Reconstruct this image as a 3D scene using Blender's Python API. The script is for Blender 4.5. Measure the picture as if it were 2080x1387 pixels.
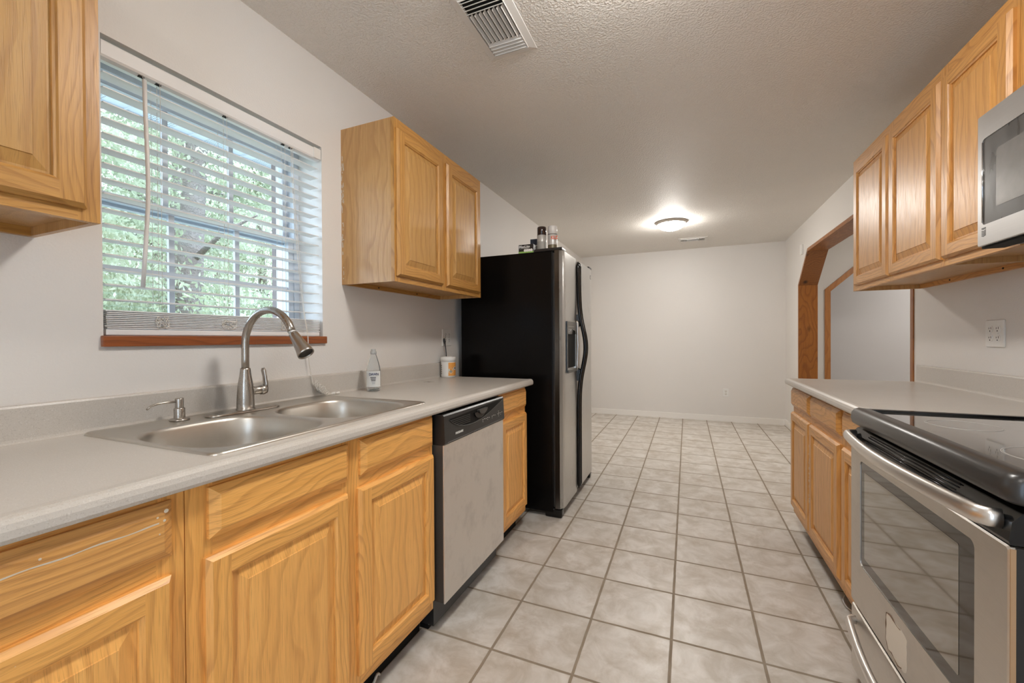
import bpy, bmesh, math, random
from mathutils import Vector, Matrix, Euler
from mathutils.geometry import tessellate_polygon
random.seed(7)
C = bpy.context.scene.collection
for o in list(bpy.data.objects): bpy.data.objects.remove(o)

# ------------------------------------------------------------------ camera, world, exposure
CAM_H = 1.1669
F_PX, YAW, PITCH, ROLL = 843.46, 0.39865, 0.00672, -0.00526
def set_camera():
    cd = bpy.data.cameras.new('camera'); cam = bpy.data.objects.new('camera', cd); C.objects.link(cam)
    f = Vector((-math.sin(YAW)*math.cos(PITCH), math.cos(YAW)*math.cos(PITCH), -math.sin(PITCH)))
    r = Vector((math.cos(YAW), math.sin(YAW), 0)); u = r.cross(f)
    r2 = r*math.cos(ROLL)+u*math.sin(ROLL); u2 = -r*math.sin(ROLL)+u*math.cos(ROLL)
    m = Matrix((r2, u2, -f)).transposed().to_4x4(); m.translation = (0, 0, CAM_H)
    cam.matrix_world = m
    cd.sensor_width = 36; cd.sensor_fit = 'HORIZONTAL'; cd.lens = F_PX/2080*36; cd.clip_start = 0.02
    bpy.context.scene.camera = cam
set_camera()
sc = bpy.context.scene
sc.view_settings.view_transform = 'Standard'; sc.view_settings.look = 'None'
sc.view_settings.exposure = 0.06; sc.view_settings.gamma = 1; sc.view_settings.use_curve_mapping = False
W = bpy.data.worlds.new('world'); sc.world = W; W.use_nodes = True
bg = W.node_tree.nodes['Background']; bg.inputs[0].default_value = (0.72, 0.85, 1.0, 1); bg.inputs[1].default_value = 8.0
LAMP = 118.0          # emission strength of the glass lamp bowls
sun_d = bpy.data.lights.new('sun', 'SUN'); sun_d.energy = 4.0; sun_d.angle = 0.02; sun_d.color = (1, .95, .85)
sun = bpy.data.objects.new('sun', sun_d); C.objects.link(sun); sun.rotation_euler = (math.radians(38), 0, math.radians(20))

# ------------------------------------------------------------------ node helpers
def newmat(name):
    m = bpy.data.materials.new(name); m.use_nodes = True
    return m, m.node_tree, m.node_tree.nodes['Principled BSDF']
def setin(b, **k):
    names = dict(color='Base Color', rough='Roughness', metal='Metallic', spec='Specular IOR Level', coat='Coat Weight',
                 coatr='Coat Roughness', trans='Transmission Weight', ior='IOR', emit='Emission Color', emits='Emission Strength', alpha='Alpha', aniso='Anisotropic')
    for a, v in k.items():
        if a in ('color', 'emit') and len(v) == 3: v = (*v, 1)
        b.inputs[names[a]].default_value = v
def plain(name, color, rough=.5, metal=0, **k):
    m, nt, b = newmat(name); setin(b, color=color, rough=rough, metal=metal, **k); return m
class N:
    def __init__(s, nt): s.nt = nt; s.L = nt.links.new
    def n(s, t, **k):
        d = s.nt.nodes.new(t)
        for a, v in k.items(): setattr(d, a, v)
        return d
    def coord(s, rnd=True):
        tc = s.n('ShaderNodeTexCoord')
        if not rnd: return tc.outputs['Object']
        oi = s.n('ShaderNodeObjectInfo'); mu = s.n('ShaderNodeVectorMath', operation='SCALE')
        mu.inputs[0].default_value = (3.1, 4.7, 5.3); s.L(oi.outputs['Random'], mu.inputs['Scale'])
        ad = s.n('ShaderNodeVectorMath', operation='ADD'); s.L(tc.outputs['Object'], ad.inputs[0]); s.L(mu.outputs[0], ad.inputs[1])
        return ad.outputs[0]
    def mapping(s, v, scale=(1,1,1), loc=(0,0,0)):
        m = s.n('ShaderNodeMapping'); m.inputs['Scale'].default_value = scale; m.inputs['Location'].default_value = loc
        s.L(v, m.inputs['Vector']); return m.outputs[0]
    def noise(s, v, scale, detail=3, rough=.5, dist=0):
        n = s.n('ShaderNodeTexNoise'); n.inputs['Scale'].default_value = scale; n.inputs['Detail'].default_value = detail
        n.inputs['Roughness'].default_value = rough; n.inputs['Distortion'].default_value = dist
        s.L(v, n.inputs['Vector']); return n.outputs['Fac']
    def ramp(s, fac, stops, interp='LINEAR'):
        r = s.n('ShaderNodeValToRGB'); r.color_ramp.interpolation = interp
        e = r.color_ramp.elements
        while len(e) < len(stops): e.new(.5)
        for el, (p, c) in zip(e, stops):
            el.position = p; el.color = (*c, 1) if hasattr(c, '__len__') else (c, c, c, 1)
        s.L(fac, r.inputs[0]); return r.outputs[0]
    def mix(s, fac, a, b, blend='MIX'):
        m = s.n('ShaderNodeMix', data_type='RGBA', blend_type=blend)
        for inp, v in ((m.inputs[0], fac), (m.inputs[6], a), (m.inputs[7], b)):
            if isinstance(v, (int, float)): inp.default_value = v
            elif isinstance(v, tuple): inp.default_value = (*v, 1)
            else: s.L(v, inp)
        return m.outputs[2]
    def math(s, op, a, b=None, c=None):
        m = s.n('ShaderNodeMath', operation=op)
        for i, v in enumerate((a, b, c)):
            if v is None: continue
            if isinstance(v, (int, float)): m.inputs[i].default_value = v
            else: s.L(v, m.inputs[i])
        return m.outputs[0]
    def bump(s, h, b, strength=.2, dist=.002):
        bp = s.n('ShaderNodeBump'); bp.inputs['Strength'].default_value = strength; bp.inputs['Distance'].default_value = dist
        s.L(h, bp.inputs['Height']); s.L(bp.outputs[0], b.inputs['Normal'])

def wood(name, axis, light, mid, dark, rough=.38, ring=16, knots=False, wear=0.0, xs=.15):
    m, nt, b = newmat(name); k = N(nt); v = k.coord()
    i = 'XYZ'.index(axis)
    sc1 = [1, 1, 1]; sc1[i] = .09; sc2 = [620, 620, 620]; sc2[i] = 16; sc3 = [95, 95, 95]; sc3[i] = 1.4
    for sc_ in (sc1, sc2, sc3):
        if i != 0: sc_[0] *= xs
    warp = k.n('ShaderNodeTexNoise'); warp.inputs['Scale'].default_value = 2.2; warp.inputs['Detail'].default_value = 2
    k.L(k.mapping(v, tuple(2 if j != i else .8 for j in range(3))), warp.inputs['Vector'])
    sub = k.n('ShaderNodeVectorMath', operation='SUBTRACT'); k.L(warp.outputs['Color'], sub.inputs[0]); sub.inputs[1].default_value = (.5, .5, .5)
    scl = k.n('ShaderNodeVectorMath', operation='SCALE'); scl.inputs['Scale'].default_value = .24; k.L(sub.outputs[0], scl.inputs[0])
    add = k.n('ShaderNodeVectorMath', operation='ADD'); k.L(k.mapping(v, tuple(sc1)), add.inputs[0]); k.L(scl.outputs[0], add.inputs[1])
    w = k.n('ShaderNodeTexWave', wave_type='RINGS', rings_direction=axis, wave_profile='SAW')
    w.inputs['Scale'].default_value = ring; w.inputs['Distortion'].default_value = .8; w.inputs['Detail'].default_value = 3; w.inputs['Detail Scale'].default_value = 2
    k.L(add.outputs[0], w.inputs['Vector'])
    rings = k.ramp(w.outputs['Fac'], [(0, 0.0), (.55, .10), (.86, .95), (.94, .8), (1, .0)])
    streak = k.noise(k.mapping(v, tuple(sc3)), 1, 4, .6)
    pores = k.ramp(k.noise(k.mapping(v, tuple(sc2)), 1, 2, .5), [(.52, 0.0), (.70, 1.0)])
    broad = k.noise(v, 3.0, 2)
    c = k.mix(k.ramp(streak, [(.35, 0.), (.7, 1.)]), light, mid)
    c = k.mix(k.math('MULTIPLY', rings, .48), c, dark)
    c = k.mix(k.math('MULTIPLY', pores, .34), c, tuple(x*.55 for x in dark))
    c = k.mix(k.math('MULTIPLY', k.ramp(broad, [(.35, 0.), (.75, 1.)]), .28), c, tuple(x*.8 for x in mid))
    if knots:
        vo = k.n('ShaderNodeTexVoronoi'); vo.inputs['Scale'].default_value = 1.0
        kn = [5.5, 5.5, 5.5]; kn[i] = 3.0
        k.L(k.mapping(v, tuple(kn)), vo.inputs['Vector'])
        kk = k.ramp(vo.outputs['Distance'], [(.05, 1.), (.17, 0.)])
        c = k.mix(kk, c, (.03, .008, .003))
    if wear:
        wn = k.ramp(k.noise(v, 95, 4, .7), [(.735, 0.), (.76, 1.)])
        wn2 = k.ramp(k.noise(v, 3.5, 2), [(.50, 0.), (.62, 1.)])
        c = k.mix(k.math('MULTIPLY', k.math('MULTIPLY', wn, wn2), wear), c, (.75, .66, .52))
    k.L(c, b.inputs['Base Color'])
    setin(b, rough=rough, coat=.16, coatr=.34)
    rr = k.math('MULTIPLY_ADD', pores, .15, rough); k.L(rr, b.inputs['Roughness'])
    k.bump(k.math('ADD', k.math('MULTIPLY', pores, -.6), k.math('MULTIPLY', rings, -.3)), b, .25, .0006)
    return m

def painted(name, color, bs, bstr, rough=.55, dist=.002, detail=3, mott=0.03):
    m, nt, b = newmat(name); k = N(nt); v = k.coord(False)
    n1 = k.noise(v, 1.3, 3)
    k.L(k.mix(k.ramp(n1, [(.3, 0.), (.7, 1.)]), color, tuple(c*(1-mott) for c in color)), b.inputs['Base Color'])
    setin(b, rough=rough); h = k.noise(v, bs, detail, .55); h = k.ramp(h, [(.42, 0.), (.62, 1.)])
    k.bump(h, b, bstr, dist); return m

def steel(name, color=(.60, .585, .56), rough=.27, axis=1, smudge=.12, dirt=0.0):
    m, nt, b = newmat(name); k = N(nt); v = k.coord()
    s = [900, 900, 900]; s[axis] = 6
    br = k.noise(k.mapping(v, tuple(s)), 1, 2)
    sm = k.noise(v, 6, 4, .6)
    r = k.math('MULTIPLY_ADD', sm, smudge, rough-.06); r = k.math('MULTIPLY_ADD', br, .10, r); k.L(r, b.inputs['Roughness'])
    c = k.mix(k.math('MULTIPLY', br, .35), color, tuple(x*.75 for x in color))
    if dirt:
        d = k.ramp(k.noise(v, 9, 5, .65), [(.5, 0.), (.72, 1.)])
        c = k.mix(k.math('MULTIPLY', d, dirt), c, tuple(x*.45 for x in color))
    k.L(c, b.inputs['Base Color']); setin(b, metal=1.0)
    k.bump(br, b, .05, .0002); return m

OL, OM, OD = (.74, .385, .115), (.62, .295, .075), (.34, .13, .028)
oak_v = wood('oak_upright_grain', 'Z', OL, OM, OD, wear=.5)
oak_h = wood('oak_level_grain', 'Y', OL, OM, OD, wear=.5)
oak_p = wood('oak_panel_grain', 'Z', (.74, .39, .12), (.64, .315, .085), (.44, .18, .045), ring=9)
oak_x = wood('oak_deep_grain', 'X', OL, OM, OD)
oak_side = wood('oak_veneer_side', 'Z', (.60, .35, .14), (.51, .28, .10), (.36, .17, .055), ring=10, rough=.34, xs=1)
pine_v = wood('knotty_pine_upright', 'Z', (.36, .135, .025), (.29, .095, .015), (.12, .03, .006), ring=14, knots=True, xs=1)
pine_y = wood('knotty_pine_level', 'Y', (.38, .15, .035), (.29, .10, .02), (.12, .03, .006), ring=14, knots=True, xs=1)
casing_m = wood('stained_casing', 'Z', (.52, .23, .07), (.45, .18, .05), (.3, .1, .03), ring=8, xs=1)
sill_m = wood('stained_sill', 'Y', (.33, .095, .022), (.26, .065, .014), (.12, .025, .006), ring=14, xs=1)
wall_m = painted('wall_paint', (.755, .725, .69), 170, .16, .45, .0015)
wall_grey_m = painted('wall_paint_grey', (.60, .59, .595), 170, .1, .5, .0015)
ceil_m = painted('ceiling_texture', (.82, .785, .735), 105, .62, .60, .0035, 2)
trim_white = plain('trim_white', (.86, .83, .79), .3)
white_pl = plain('white_plastic', (.78, .77, .74), .35)
white_metal = plain('white_enamel_metal', (.74, .72, .69), .4)
cream_pl = plain('cream_plastic', (.72, .69, .63), .35)
black_gl = plain('black_gloss', (.005, .005, .0055), .14, spec=.35, coat=.12, coatr=.05)
black_sat = plain('black_satin', (.018, .017, .017), .32)
black_mat = plain('black_matte', (.008, .0075, .007), .6, spec=.15)
grey_dark = plain('dark_grey_plastic', (.05, .047, .043), .35)
vinyl = plain('window_vinyl', (.62, .66, .72), .4)
ss = steel('brushed_steel', axis=1)
ss_v = steel('brushed_steel_upright', axis=2, rough=.25, color=(.60, .59, .57))
ss_dirty = steel('brushed_steel_worn', axis=2, rough=.46, dirt=.28, color=(.84, .81, .77))
ss_door = steel('brushed_steel_oven', axis=1, rough=.33, dirt=.16, color=(.66, .62, .57))
ss_sink = steel('sink_steel', axis=1, rough=.31, color=(.66, .625, .57), dirt=.14)
nickel = steel('brushed_nickel', axis=0, rough=.24, color=(.46, .425, .385))
chrome = plain('chrome', (.7, .7, .7), .12, 1)
mw_steel = steel('microwave_steel', axis=1, rough=.36, color=(.62, .61, .60))
handle_st = plain('handle_silver', (.72, .69, .66), .33, 1)
white_ink = plain('white_print', (.75, .75, .72), .5)
dark_ink = plain('dark_print', (.02, .02, .03), .5)
hole_m = plain('dark_slot', (.01, .01, .01), .8)

def glass_mat():
    m, nt, b = newmat('window_glass'); nt.nodes.remove(b); k = N(nt)
    out = nt.nodes['Material Output']; t = k.n('ShaderNodeBsdfTransparent'); t.inputs[0].default_value = (.93, .97, 1, 1)
    g = k.n('ShaderNodeBsdfGlossy'); g.inputs['Roughness'].default_value = .02
    mx = k.n('ShaderNodeMixShader'); mx.inputs[0].default_value = .06
    k.L(t.outputs[0], mx.inputs[1]); k.L(g.outputs[0], mx.inputs[2]); k.L(mx.outputs[0], out.inputs[0]); return m
glass_m = glass_mat()

def counter_mat():
    m, nt, b = newmat('speckled_laminate'); k = N(nt); v = k.coord(False)
    c = (.56, .52, .47)
    s1 = k.ramp(k.noise(v, 420, 2, .6), [(.58, 0.), (.66, 1.)]); s2 = k.ramp(k.noise(v, 300, 2, .6), [(.60, 0.), (.68, 1.)])
    col = k.mix(k.math('MULTIPLY', s1, .35), c, (.30, .26, .22)); col = k.mix(k.math('MULTIPLY', s2, .4), col, (.72, .70, .67))
    k.L(col, b.inputs['Base Color']); setin(b, rough=.30)
    k.L(k.math('MULTIPLY_ADD', k.noise(v, 5, 3), .12, .24), b.inputs['Roughness']); return m
counter_m = counter_mat()

def floor_mat():
    m, nt, b = newmat('beige_floor_tile'); k = N(nt); v = k.coord(False)
    S, X0, Y0, G = .3115, -.6811, 1.3990, .0048
    sp = k.n('ShaderNodeSeparateXYZ'); k.L(v, sp.inputs[0])
    wob = k.math('MULTIPLY_ADD', k.noise(v, 14, 2), .003, -.0015)
    def axis(o, off):
        t = k.math('DIVIDE', k.math('SUBTRACT', k.math('ADD', o, wob), off), S)
        fl = k.math('FLOOR', t); fr = k.math('SUBTRACT', t, fl)
        d = k.math('MINIMUM', fr, k.math('SUBTRACT', 1, fr)); return fl, k.math('MULTIPLY', d, S)
    fx, dx = axis(sp.outputs[0], X0); fy, dy = axis(sp.outputs[1], Y0)
    d = k.math('MINIMUM', dx, dy)
    mr = k.n('ShaderNodeMapRange', interpolation_type='SMOOTHSTEP'); k.L(d, mr.inputs[0]); mr.inputs[1].default_value = G*.75; mr.inputs[2].default_value = G*1.35
    tile = mr.outputs[0]
    cb = k.n('ShaderNodeCombineXYZ'); k.L(fx, cb.inputs[0]); k.L(fy, cb.inputs[1])
    wn = k.n('ShaderNodeTexWhiteNoise', noise_dimensions='3D'); k.L(cb.outputs[0], wn.inputs[0])
    vv = k.n('ShaderNodeVectorMath', operation='MULTIPLY_ADD'); k.L(wn.outputs['Color'], vv.inputs[0]); vv.inputs[1].default_value = (9, 9, 9); k.L(v, vv.inputs[2])
    mo = k.noise(k.mapping(vv.outputs[0], (1, 1, 1)), 9, 5, .62, .6)
    c = k.mix(k.ramp(mo, [(.36, 0.), (.66, 1.)]), (.50, .45, .385), (.70, .665, .62))
    st = k.ramp(k.noise(v, 4.2, 5, .7), [(.53, 0.), (.72, 1.)])
    c = k.mix(k.math('MULTIPLY', st, .6), c, (.36, .28, .195))
    edge = k.n('ShaderNodeMapRange'); k.L(d, edge.inputs[0]); edge.inputs[1].default_value = .0; edge.inputs[2].default_value = .03; edge.inputs[3].default_value = .35; edge.inputs[4].default_value = 0
    c = k.mix(k.math('MULTIPLY', edge.outputs[0], k.noise(v, 7, 3)), c, (.40, .33, .25))
    c = k.mix(k.math('MULTIPLY', k.math('SUBTRACT', wn.outputs['Value'], .5), .1), c, (.4, .36, .3))
    gr = k.mix(k.noise(v, 12, 4), (.19, .145, .10), (.36, .30, .23))
    k.L(k.mix(tile, gr, c), b.inputs['Base Color'])
    k.L(k.math('MULTIPLY_ADD', tile, -.45, .85), b.inputs['Roughness'])
    k.L(k.math('ADD', k.math('MULTIPLY', tile, -.48), k.math('MULTIPLY_ADD', k.noise(v, 25, 4), .16, .78)), b.inputs['Roughness'])
    k.bump(k.math('ADD', tile, k.math('MULTIPLY', mo, .12)), b, .55, .002); return m
floor_m = floor_mat()

# ------------------------------------------------------------------ mesh builder
class MB:
    def __init__(s): s.bm = bmesh.new(); s.mats = []
    def mi(s, m):
        if m not in s.mats: s.mats.append(m)
        return s.mats.index(m)
    def face(s, pts, m, smooth=False):
        f = s.bm.faces.new([s.bm.verts.new(p) for p in pts]); f.material_index = s.mi(m); f.smooth = smooth; return f
    def box(s, lo, hi, m, bev=0, seg=2):
        b = bmesh.new(); bmesh.ops.create_cube(b, size=1)
        c = [(a+d)/2 for a, d in zip(lo, hi)]; sz = [abs(d-a) for a, d in zip(lo, hi)]
        for v in b.verts: v.co = Vector((c[0]+v.co.x*sz[0], c[1]+v.co.y*sz[1], c[2]+v.co.z*sz[2]))
        if bev: bmesh.ops.bevel(b, geom=b.edges[:], offset=bev, segments=seg, profile=.7, affect='EDGES')
        s.merge(b, m, False)
    def merge(s, b, m, smooth):
        i = s.mi(m); mp = {}
        for v in b.verts: mp[v] = s.bm.verts.new(v.co)
        for f in b.faces:
            try: g = s.bm.faces.new([mp[v] for v in f.verts])
            except ValueError: continue
            g.material_index = i; g.smooth = smooth
        b.free()
    def prism(s, pts, vec, m, smooth=False, caps=True):
        """pts: closed outline; extruded by vec"""
        b = bmesh.new(); vec = Vector(vec)
        a = [b.verts.new(p) for p in pts]; c = [b.verts.new(Vector(p)+vec) for p in pts]; n = len(pts)
        for i in range(n): b.faces.new((a[i], a[(i+1) % n], c[(i+1) % n], c[i]))
        if caps:
            if n <= 4: b.faces.new(a); b.faces.new(c[::-1])
            else:
                for i, j, k_ in tessellate_polygon([[Vector(p) for p in pts]]):
                    b.faces.new((a[i], a[j], a[k_])); b.faces.new((c[k_], c[j], c[i]))
        bmesh.ops.recalc_face_normals(b, faces=b.faces[:]); s.merge(b, m, smooth)
    def loft(s, rings, m, smooth=True, cap0=False, cap1=False, closed=True):
        b = bmesh.new(); R = [[b.verts.new(p) for p in r] for r in rings]; n = len(R[0])
        for r0, r1 in zip(R, R[1:]):
            for i in range(n if closed else n-1):
                try: b.faces.new((r0[i], r0[(i+1) % n], r1[(i+1) % n], r1[i]))
                except ValueError: pass
        if cap0: b.faces.new(R[0][::-1])
        if cap1: b.faces.new(R[-1])
        if cap0 and cap1: bmesh.ops.recalc_face_normals(b, faces=b.faces[:])
        s.merge(b, m, smooth)
    def lathe(s, prof, c, m, axis='Z', seg=32, smooth=True):
        """prof: (radius, height) list"""
        rings = []
        for r, h in prof:
            ring = []
            for i in range(seg):
                a = 2*math.pi*i/seg; u, v = max(r, 1e-5)*math.cos(a), max(r, 1e-5)*math.sin(a)
                p = {'Z': (u, v, h), 'X': (h, u, v), 'Y': (v, h, u)}[axis]
                ring.append((c[0]+p[0], c[1]+p[1], c[2]+p[2]))
            rings.append(ring)
        s.loft(rings, m, smooth)
    def tube(s, pts, rad, m, seg=10, caps=True, flat=1.0, up=None, smooth=True):
        pts = [Vector(p) for p in pts]; n = len(pts)
        rad = rad if hasattr(rad, '__len__') else [rad]*n
        rings = []; prev = None
        for i, p in enumerate(pts):
            t = (pts[min(i+1, n-1)]-pts[max(i-1, 0)]).normalized()
            if up is not None: a = t.cross(Vector(up)).normalized()
            elif prev is None: a = t.orthogonal().normalized()
            else: a = (prev-t*prev.dot(t)).normalized()
            prev = a; b2 = t.cross(a)
            rings.append([p+(a*math.cos(2*math.pi*j/seg)*rad[i]+b2*math.sin(2*math.pi*j/seg)*rad[i]*flat) for j in range(seg)])
        s.loft(rings, m, smooth, caps, caps)
    def build(s, name, parent=None, keep=False, kind=None, recalc=False):
        me = bpy.data.meshes.new(name)
        if recalc: bmesh.ops.recalc_face_normals(s.bm, faces=s.bm.faces[:])
        org = ORG.get(parent.name, Vector((0, 0, 0))) if parent else Vector((0, 0, 0))
        bmesh.ops.translate(s.bm, verts=s.bm.verts[:], vec=-org)
        s.bm.to_mesh(me); s.bm.free()
        for m in s.mats: me.materials.append(m)
        o = bpy.data.objects.new(name, me); C.objects.link(o)
        if parent: o.parent = parent; ORG[o.name] = org
        if kind: o['kind'] = kind
        return o
ORG = {}
def thing(name, label, cat, loc, group=None):
    o = bpy.data.objects.new(name, None); C.objects.link(o); o.location = loc; o.empty_display_size = .05
    ORG[o.name] = Vector(loc); o['label'] = label; o['category'] = cat
    if group: o['group'] = group
    return o
def tag(o, label, cat, group=None):
    o['label'] = label; o['category'] = cat
    if group: o['group'] = group
    return o
def single(mb, name, label, cat, loc, group=None):
    """one-mesh thing with its origin at loc"""
    me = bpy.data.meshes.new(name); bmesh.ops.translate(mb.bm, verts=mb.bm.verts[:], vec=-Vector(loc)); mb.bm.to_mesh(me); mb.bm.free()
    for m in mb.mats: me.materials.append(m)
    o = bpy.data.objects.new(name, me); C.objects.link(o); o.location = loc; return tag(o, label, cat, group)
def text(body, size, origin, ux, uz, m, parent, name='lettering', depth=.0004, bold=0, sx=1.0):
    """letters laid out along ux with up uz, starting at origin (world)"""
    cu = bpy.data.curves.new('t', 'FONT'); cu.body = body; cu.size = size; cu.extrude = depth; cu.offset = bold
    t = bpy.data.objects.new('t', cu); C.objects.link(t); bpy.context.view_layer.update()
    me = bpy.data.meshes.new_from_object(t.evaluated_get(bpy.context.evaluated_depsgraph_get()))
    bpy.data.objects.remove(t); me.name = name
    ux, uz = Vector(ux).normalized(), Vector(uz).normalized(); un = ux.cross(uz)
    org = ORG.get(parent.name, Vector((0, 0, 0)))
    for v in me.vertices: v.co = Vector(origin)+ux*v.co.x*sx+uz*v.co.y+un*v.co.z-org
    me.materials.clear(); me.materials.append(m)
    o = bpy.data.objects.new(name, me); C.objects.link(o); o.parent = parent; ORG[o.name] = org; return o

def rrect(u0, u1, v0, v1, r, seg=5):
    out = []
    for cu, cv, a0 in ((u1-r, v1-r, 0), (u0+r, v1-r, 90), (u0+r, v0+r, 180), (u1-r, v0+r, 270)):
        for i in range(seg+1):
            a = math.radians(a0+90*i/seg); out.append((cu+r*math.cos(a), cv+r*math.sin(a)))
    return out

# ------------------------------------------------------------------ the room
XL, XR, ZC, YF, YB = -1.54, 1.205, 2.44, 6.48, -1.9
XR2 = 1.378
WY0, WY1, WZ0, WZ1 = .642, 1.42, 1.18, 2.047
mb = MB(); mb.box((-1.84, YB-.15, -.06), (5.2, 9.6, 0), floor_m); mb.build('floor', kind='structure')
mb = MB(); mb.box((-1.84, YB-.15, ZC), (5.2, 9.6, ZC+.12), ceil_m); mb.build('ceiling', kind='structure')
mb = MB()
for lo, hi in (((-1.84, YB-.15, 0), (XL, WY0, ZC)), ((-1.84, WY1, 0), (XL, YF+.15, ZC)), ((-1.84, WY0, 0), (XL, WY1, WZ0-.03)), ((-1.84, WY0, WZ1), (XL, WY1, ZC))):
    mb.box(lo, hi, wall_m)
mb.build('wall_left', kind='structure')
mb = MB()
oy0, oy1, oz0, oz1, ch = 3.10, 5.785, 1.78, 2.125, .41
out = [(YB, 0), (oy0, 0), (oy0, oz0), (oy0+ch, oz1), (oy1-ch, oz1), (oy1, oz0), (oy1, 0), (YF, 0), (YF, ZC), (YB, ZC)]
mb.prism([(XR, y, z) for y, z in out], (XR2-XR, 0, 0), wall_m); mb.build('wall_right', kind='structure')
mb = MB(); mb.box((-1.84, YF, 0), (XR2, YF+.13, ZC), wall_m); mb.build('wall_far', kind='structure')
PX0, PX1, PZ = -.05, .70, 2.03      # unseen glazed door added behind the viewer to let in fill light
mb = MB(); mb.box((-1.84, YB-.15, 0), (PX0, YB, ZC), wall_m); mb.box((PX1, YB-.15, 0), (5.2, YB, ZC), wall_m); mb.box((PX0, YB-.15, PZ), (PX1, YB, ZC), wall_m); mb.build('wall_back', kind='structure')
# arch lining boards on the right wall opening
def offset_outline(pts, d):
    res = []
    P = [Vector(p) for p in pts]
    for i, p in enumerate(P):
        a = (P[i]-P[i-1]).normalized() if i > 0 else (P[1]-P[0]).normalized()
        b = (P[i+1]-P[i]).normalized() if i < len(P)-1 else a
        n = Vector((a.y, -a.x))+Vector((b.y, -b.x)); n.normalize()
        res.append(tuple(p+n*(d/max(.3, n.dot(Vector((a.y, -a.x)))))))
    return res
outl = [(oy0, 0), (oy0, oz0), (oy0+ch, oz1), (oy1-ch, oz1), (oy1, oz0), (oy1, 0)]
inn = offset_outline(outl, .032)
mb = MB()
for i in range(5):
    q = [outl[i], outl[i+1], inn[i+1], inn[i]]
    mb.prism([(XR-.006, y, z) for y, z in q], (XR2-XR+.012, 0, 0), pine_y if i == 2 else pine_v)
mb.build('trim_1', kind='structure', recalc=True)
# side room behind the arch and the room beyond it
a2x, a2z = 1.632, 1.777
o2 = [(a2x, 0), (a2x, a2z), (a2x+.36, 2.11), (4.1, 2.11), (4.5, a2z), (4.5, 0)]
mb = MB()
mb.prism([(x, YF, z) for x, z in [(XR2, 0)]+o2+[(5.2, 0), (5.2, ZC), (XR2, ZC)]], (0, .13, 0), wall_m); mb.build('wall_side_room_far', kind='structure')
i2 = offset_outline(o2, .06)
mb = MB()
for i in range(5):
    q = [o2[i], o2[i+1], i2[i+1], i2[i]]
    mb.prism([(x, YF-.016, z) for x, z in q], (0, .155, 0), casing_m)
mb.build('trim_2', kind='structure', recalc=True)
mb = MB(); mb.box((5.05, YB, 0), (5.2, 9.6, ZC), wall_m); mb.build('wall_side_room_right', kind='structure')
mb = MB(); mb.box((XR2, 8.9, 0), (5.2, 9.05, ZC), wall_grey_m); mb.build('wall_grey_room_far', kind='structure')
mb = MB(); mb.box((XR2, YF+.13, 0), (XR2+.1, 9.0, ZC), wall_grey_m); mb.build('wall_grey_room_left', kind='structure')
# baseboards
def baseboard(name, lo, hi, nx, ny):
    mb = MB(); mb.box(lo, hi, trim_white, .003); mb.build(name, kind='structure')
baseboard('baseboard_far', (XL, YF-.018, 0), (XR, YF, .078), 0, -1)
baseboard('baseboard_right', (XR-.014, oy1, 0), (XR, YF-.014, .085), 0, 0)
baseboard('baseboard_left', (XL, 3.6, 0), (XL+.014, YF-.014, .085), 0, 0)

# ------------------------------------------------------------------ window
FX = -1.685   # room side of the window unit
mb = MB(); mb.box((FX-.03, WY0-.006, WZ0-.03), (XL+.014, WY1+.012, WZ0+.002), sill_m, .003); mb.build('trim_3', kind='structure')
w = bpy.data.objects.new('window_1', None); C.objects.link(w); w.location = (FX, (WY0+WY1)/2, WZ0); w['kind'] = 'structure'; ORG['window_1'] = Vector(w.location)
mb = MB(); e = .028
for lo, hi in (((FX-.08, WY0, WZ0), (FX, WY0+e, WZ1)), ((FX-.08, WY1-e, WZ0), (FX, WY1, WZ1)), ((FX-.08, WY0+e, WZ0), (FX, WY1-e, WZ0+e)), ((FX-.08, WY0+e, WZ1-e), (FX, WY1-e, WZ1))):
    mb.box(lo, hi, vinyl, .002)
mb.build('window_frame', w)
def sash(x0, z0, z1, hm):
    mb = MB(); a, b, t = WY0+e, WY1-e, .026
    for lo, hi in (((x0-.028, a, z0), (x0, a+t, z1)), ((x0-.028, b-t, z0), (x0, b, z1)), ((x0-.028, a+t, z0), (x0, b-t, z0+t)), ((x0-.028, a+t, z1-t), (x0, b-t, z1))):
        mb.box(lo, hi, vinyl, .002)
    s = mb.build('sash', w)
    mb = MB()
    for y in (.90, 1.135): mb.box((x0-.020, y-.009, z0+t), (x0-.008, y+.009, z1-t), vinyl)
    if hm: mb.box((x0-.0185, a+t, hm-.009), (x0-.0065, b-t, hm+.009), vinyl)
    mb.build('muntins', s)
    mb = MB(); mb.box((x0-.016, a+t, z0+t), (x0-.012, b-t, z1-t), glass_m); mb.build('glass_pane', s)
sash(FX-.04, 1.605, WZ1-e, None)
sash(FX-.006, WZ0+e, 1.640, 1.40)
dd = bpy.data.objects.new('door_1', None); C.objects.link(dd); dd.location = ((PX0+PX1)/2, YB-.08, 0); dd['kind'] = 'structure'; ORG['door_1'] = Vector(dd.location)  # made-up glass door, lets daylight onto the low cabinet fronts
mb = MB()
for lo, hi in (((PX0, YB-.11, 0), (PX0+.07, YB-.06, PZ)), ((PX1-.07, YB-.11, 0), (PX1, YB-.06, PZ)), ((PX0+.07, YB-.11, 0), (PX1-.07, YB-.06, .10)), ((PX0+.07, YB-.11, PZ-.08), (PX1-.07, YB-.06, PZ))): mb.box(lo, hi, vinyl, .003)
mb.build('door_frame', dd)
mb = MB(); mb.box((PX0+.07, YB-.088, .10), (PX1-.07, YB-.082, PZ-.08), glass_m); mb.build('glass_pane', dd)
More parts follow.
